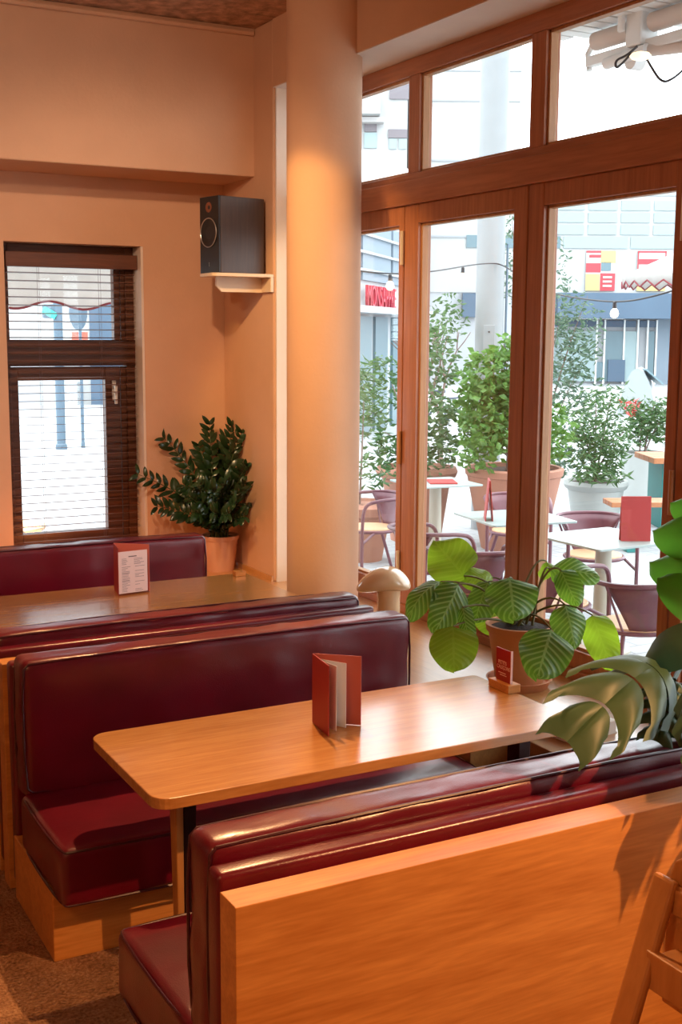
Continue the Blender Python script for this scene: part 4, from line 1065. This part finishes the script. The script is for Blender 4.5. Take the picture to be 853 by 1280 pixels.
# ---- apartment block behind it
DA = 46.
ab = thing('apartment_block', tuple(F*DA), 'white apartment block with shuttered windows and balconies, upper left pane', 'building')
fb(MB(), DA, 330, 504, 0, 12.2, 8).build('wall', M['facade'], ab)
m_ = MB(); fb(m_, DA, 300, 470, zv(160,DA), zv(133,DA), 1.0, 1.0); fb(m_, DA, 300, 470, zv(232,DA), zv(208,DA), 1.0, 1.0); m_.build('balcony', M['facade'], ab)
m_ = MB(); fb(m_, DA, 300, 475, zv(167,DA), zv(161,DA), .5, .5); m_.build('awning_box', M['poster_white'], ab)
for (u0,u1,v0,v1) in ((482,505,112,138),(481,504,173,183),(452,467,167,176)):
    m_ = MB(); fb(m_, DA, u0, u1, zv(v1,DA), zv(v0,DA), .1, .08); m_.build('shutter', M['shutter'], ab)
for (u0,u1,v0,v1) in ((482,491,184,196),(494,503,184,196),(452,467,177,195),(453,465,112,132)):
    m_ = MB(); fb(m_, DA, u0, u1, zv(v1,DA), zv(v0,DA), .1, .06); m_.build('window', M['aqua'], ab)
m_ = MB(); fb(m_, DA, 300, 471, zv(134,DA), zv(132.6,DA), .06, 1.05); fb(m_, DA, 300, 471, zv(130.6,DA), zv(129.8,DA), .06, 1.05); m_.build('balcony_rail', M['ink'], ab)

# ------------------------------------------------------------------ street behind the back window
va = thing('street_awning', (2.6,9.6,2.3), 'cream awning valance with a dark red wavy edge outside the back window', 'awning')
m_ = MB(); tr = []
for i in range(81):
    x = .8+3.4*i/80; zl = 2.245+.03*math.sin((x-.8)*11.5); m_.v += [V((x,9.6,2.62)),V((x,9.6,zl))]; tr.append(V((x,9.598,zl)))
    if i: m_.f.append((2*i-2,2*i,2*i+1,2*i-1))
o = m_.build('valance', M['valance'], va); o.modifiers.new('s','SOLIDIFY').thickness = .006
m_ = MB().box(.8,4.2,7.95,9.6,2.62,2.64); m_.build('canopy', M['valance'], va)
MB().tube(tr, .010, n=5).build('scallop_trim', M['trimred'], va)
def spost(u, vb, w, label, ztop, sign=None):
    d_ = 2.05/((vb-415)/1512*1.0); p = at(u, vb, d_); r = thing('street_post', (p.x,p.y,0), label, 'post')
    wd = w/1512*d_/2
    MB().tube([(p.x,p.y,0),(p.x,p.y,ztop)], wd, n=16).build('shaft', M['postblue'], r, smooth=True)
    MB().lathe([(wd*1.3,0),(wd*1.3,.08),(wd*1.05,.1)], (p.x,p.y,0), 16).build('collar', M['postblue'], r, smooth=True)
    return r, p
r, p = spost(77,562,11,'thick blue grey street post with a green traffic light, through the back window',2.7)
q = at(63,389,21.0-.0); dd_ = p.xy.length; q = at(63,389,(p-V((0,0,0))).dot(V((.4710861,.86971873,0))))
MB().obox(q, S*.12, F*.1, V((0,0,.12))).build('signal_head', M['postblue'], r, bevel=.02); MB().obox(q+V((-.05,-.13,-.03)), S*.11+V((0,0,-.06)), F*.02, V((.03,0,.05))).build('signal_lens', M['lamp_green'], r, bevel=.005)
r, p = spost(104,560,4,'thin street post carrying an oval sign, through the back window',2.7)
dq = (p).dot(V((.4710861,.86971873,0)))+.3; q = at(99,390,dq)
MB().add([q+S*.16*math.cos(t)+V((0,0,.32*math.sin(t)))-F*.1 for t in [2*PI*k/24 for k in range(24)]]+[q+S*.16*math.cos(t)+V((0,0,.32*math.sin(t)))-F*.06 for t in [2*PI*k/24 for k in range(24)]],
   [tuple(range(24)),tuple(reversed(range(24,48)))]+[(i,24+i,24+(i+1)%24,(i+1)%24) for i in range(24)]).build('sign_plate', M['postblue'], r)
MB().obox(q+V((0,0,-.42)), S*.14, F*.02, V((0,0,.07))).build('red_plate', M['menu_inner'], r, label='small red plate under the oval sign')
DB = 34.
sb2 = thing('street_building', tuple(F*DB-S*9), 'pale building with a dark slatted shutter, through the back window', 'building')
fb(MB(), DB, -220, 260, 0, 9, 4).build('wall', M['facade'], sb2)
m_ = MB(); fb(m_, DB, 115, 190, zv(525,DB)+.0 if zv(525,DB)>0 else .0, zv(374,DB), .2, .1); m_.build('slatted_shutter', M['bluegrey'], sb2)
m_ = MB(); fb(m_, DB, -220, 100, 0, zv(478,DB), .3, .3); m_.build('low_wall', M['facade2'], sb2)
tb3 = at(40,658,9.6); rt_ = thing('round_table', (tb3.x,tb3.y,0), 'round wooden street table, its edge seen through the back window', 'table')
cc = V((tb3.x-.22,tb3.y+.12,0))
MB().lathe([(.34,tb3.z-.03),(.35,tb3.z-.02),(.35,tb3.z),(.02,tb3.z+.001)], cc, 32).build('tabletop', M['seatwood'], rt_, smooth=True)
MB().lathe([(.2,0),(.2,.02),(.03,.04),(.03,tb3.z-.03)], cc, 16).build('pedestal', M['darksteel_shade'], rt_, smooth=True)

# ------------------------------------------------------------------ light
w = bpy.data.worlds.new('overcast'); bpy.context.scene.world = w; w.use_nodes = True; nt = w.node_tree
bg = nt.nodes['Background']; tc = N(nt,'ShaderNodeTexCoord'); sx = N(nt,'ShaderNodeSeparateXYZ'); L(nt, tc.outputs['Generated'], sx.inputs[0])
L(nt, ramp(nt, sx.outputs['Z'], [(0,(.80,.87,.95)),(.6,(.93,.97,1.0))]), bg.inputs['Color']); bg.inputs['Strength'].default_value = 5.8
def spot(name, loc, tgt, power, col, size=60, blend=.5, rad=.04):
    l = bpy.data.lights.new(name, 'SPOT'); l.energy = power; l.color = col; l.spot_size = math.radians(size); l.spot_blend = blend; l.shadow_soft_size = rad
    o = bpy.data.objects.new(name, l); C.objects.link(o); o.location = loc
    o.rotation_euler = (V(tgt)-V(loc)).to_track_quat('-Z','Y').to_euler(); return o
def point(name, loc, power, col, rad=.05):
    l = bpy.data.lights.new(name, 'POINT'); l.energy = power; l.color = col; l.shadow_soft_size = rad
    o = bpy.data.objects.new(name, l); C.objects.link(o); o.location = loc; return o
WARM = (1,.55,.24)
spot('ceiling_spot_panel', (2.9,.75,2.9), (1.45,1.9,.2), 400, (1,.50,.20), 58, .35, .025)
spot('ceiling_spot_booth', (2.2,4.9,3.72), (1.12,3.15,.4), 480, WARM, 52, .5, .03)
spot('ceiling_spot_column', (1.1,4.6,3.5), (2.95,5.9,2.0), 230, (1,.60,.20), 42, .3, .05)
spot('ceiling_spot_back', (1.3,4.2,3.7), (2.6,7.4,1.3), 205, (1,.67,.43), 70, .8, .05)
spot('ceiling_spot_bulkhead', (-.6,3.0,3.6), (1.6,7.0,2.6), 180, (1,.71,.50), 80, .8, .08)
point('corner_glow', (2.05,7.15,.70), 7, (1,.34,.10), .06)
point('room_fill', (-1.0,.7,3.0), 85, WARM, .2)  # added warm fill without a fixture, brightens faces turned left
vs = bpy.context.scene.view_settings; vs.view_transform = 'Standard'; vs.look = 'None'; vs.exposure = 0; vs.gamma = 1; vs.use_curve_mapping = False
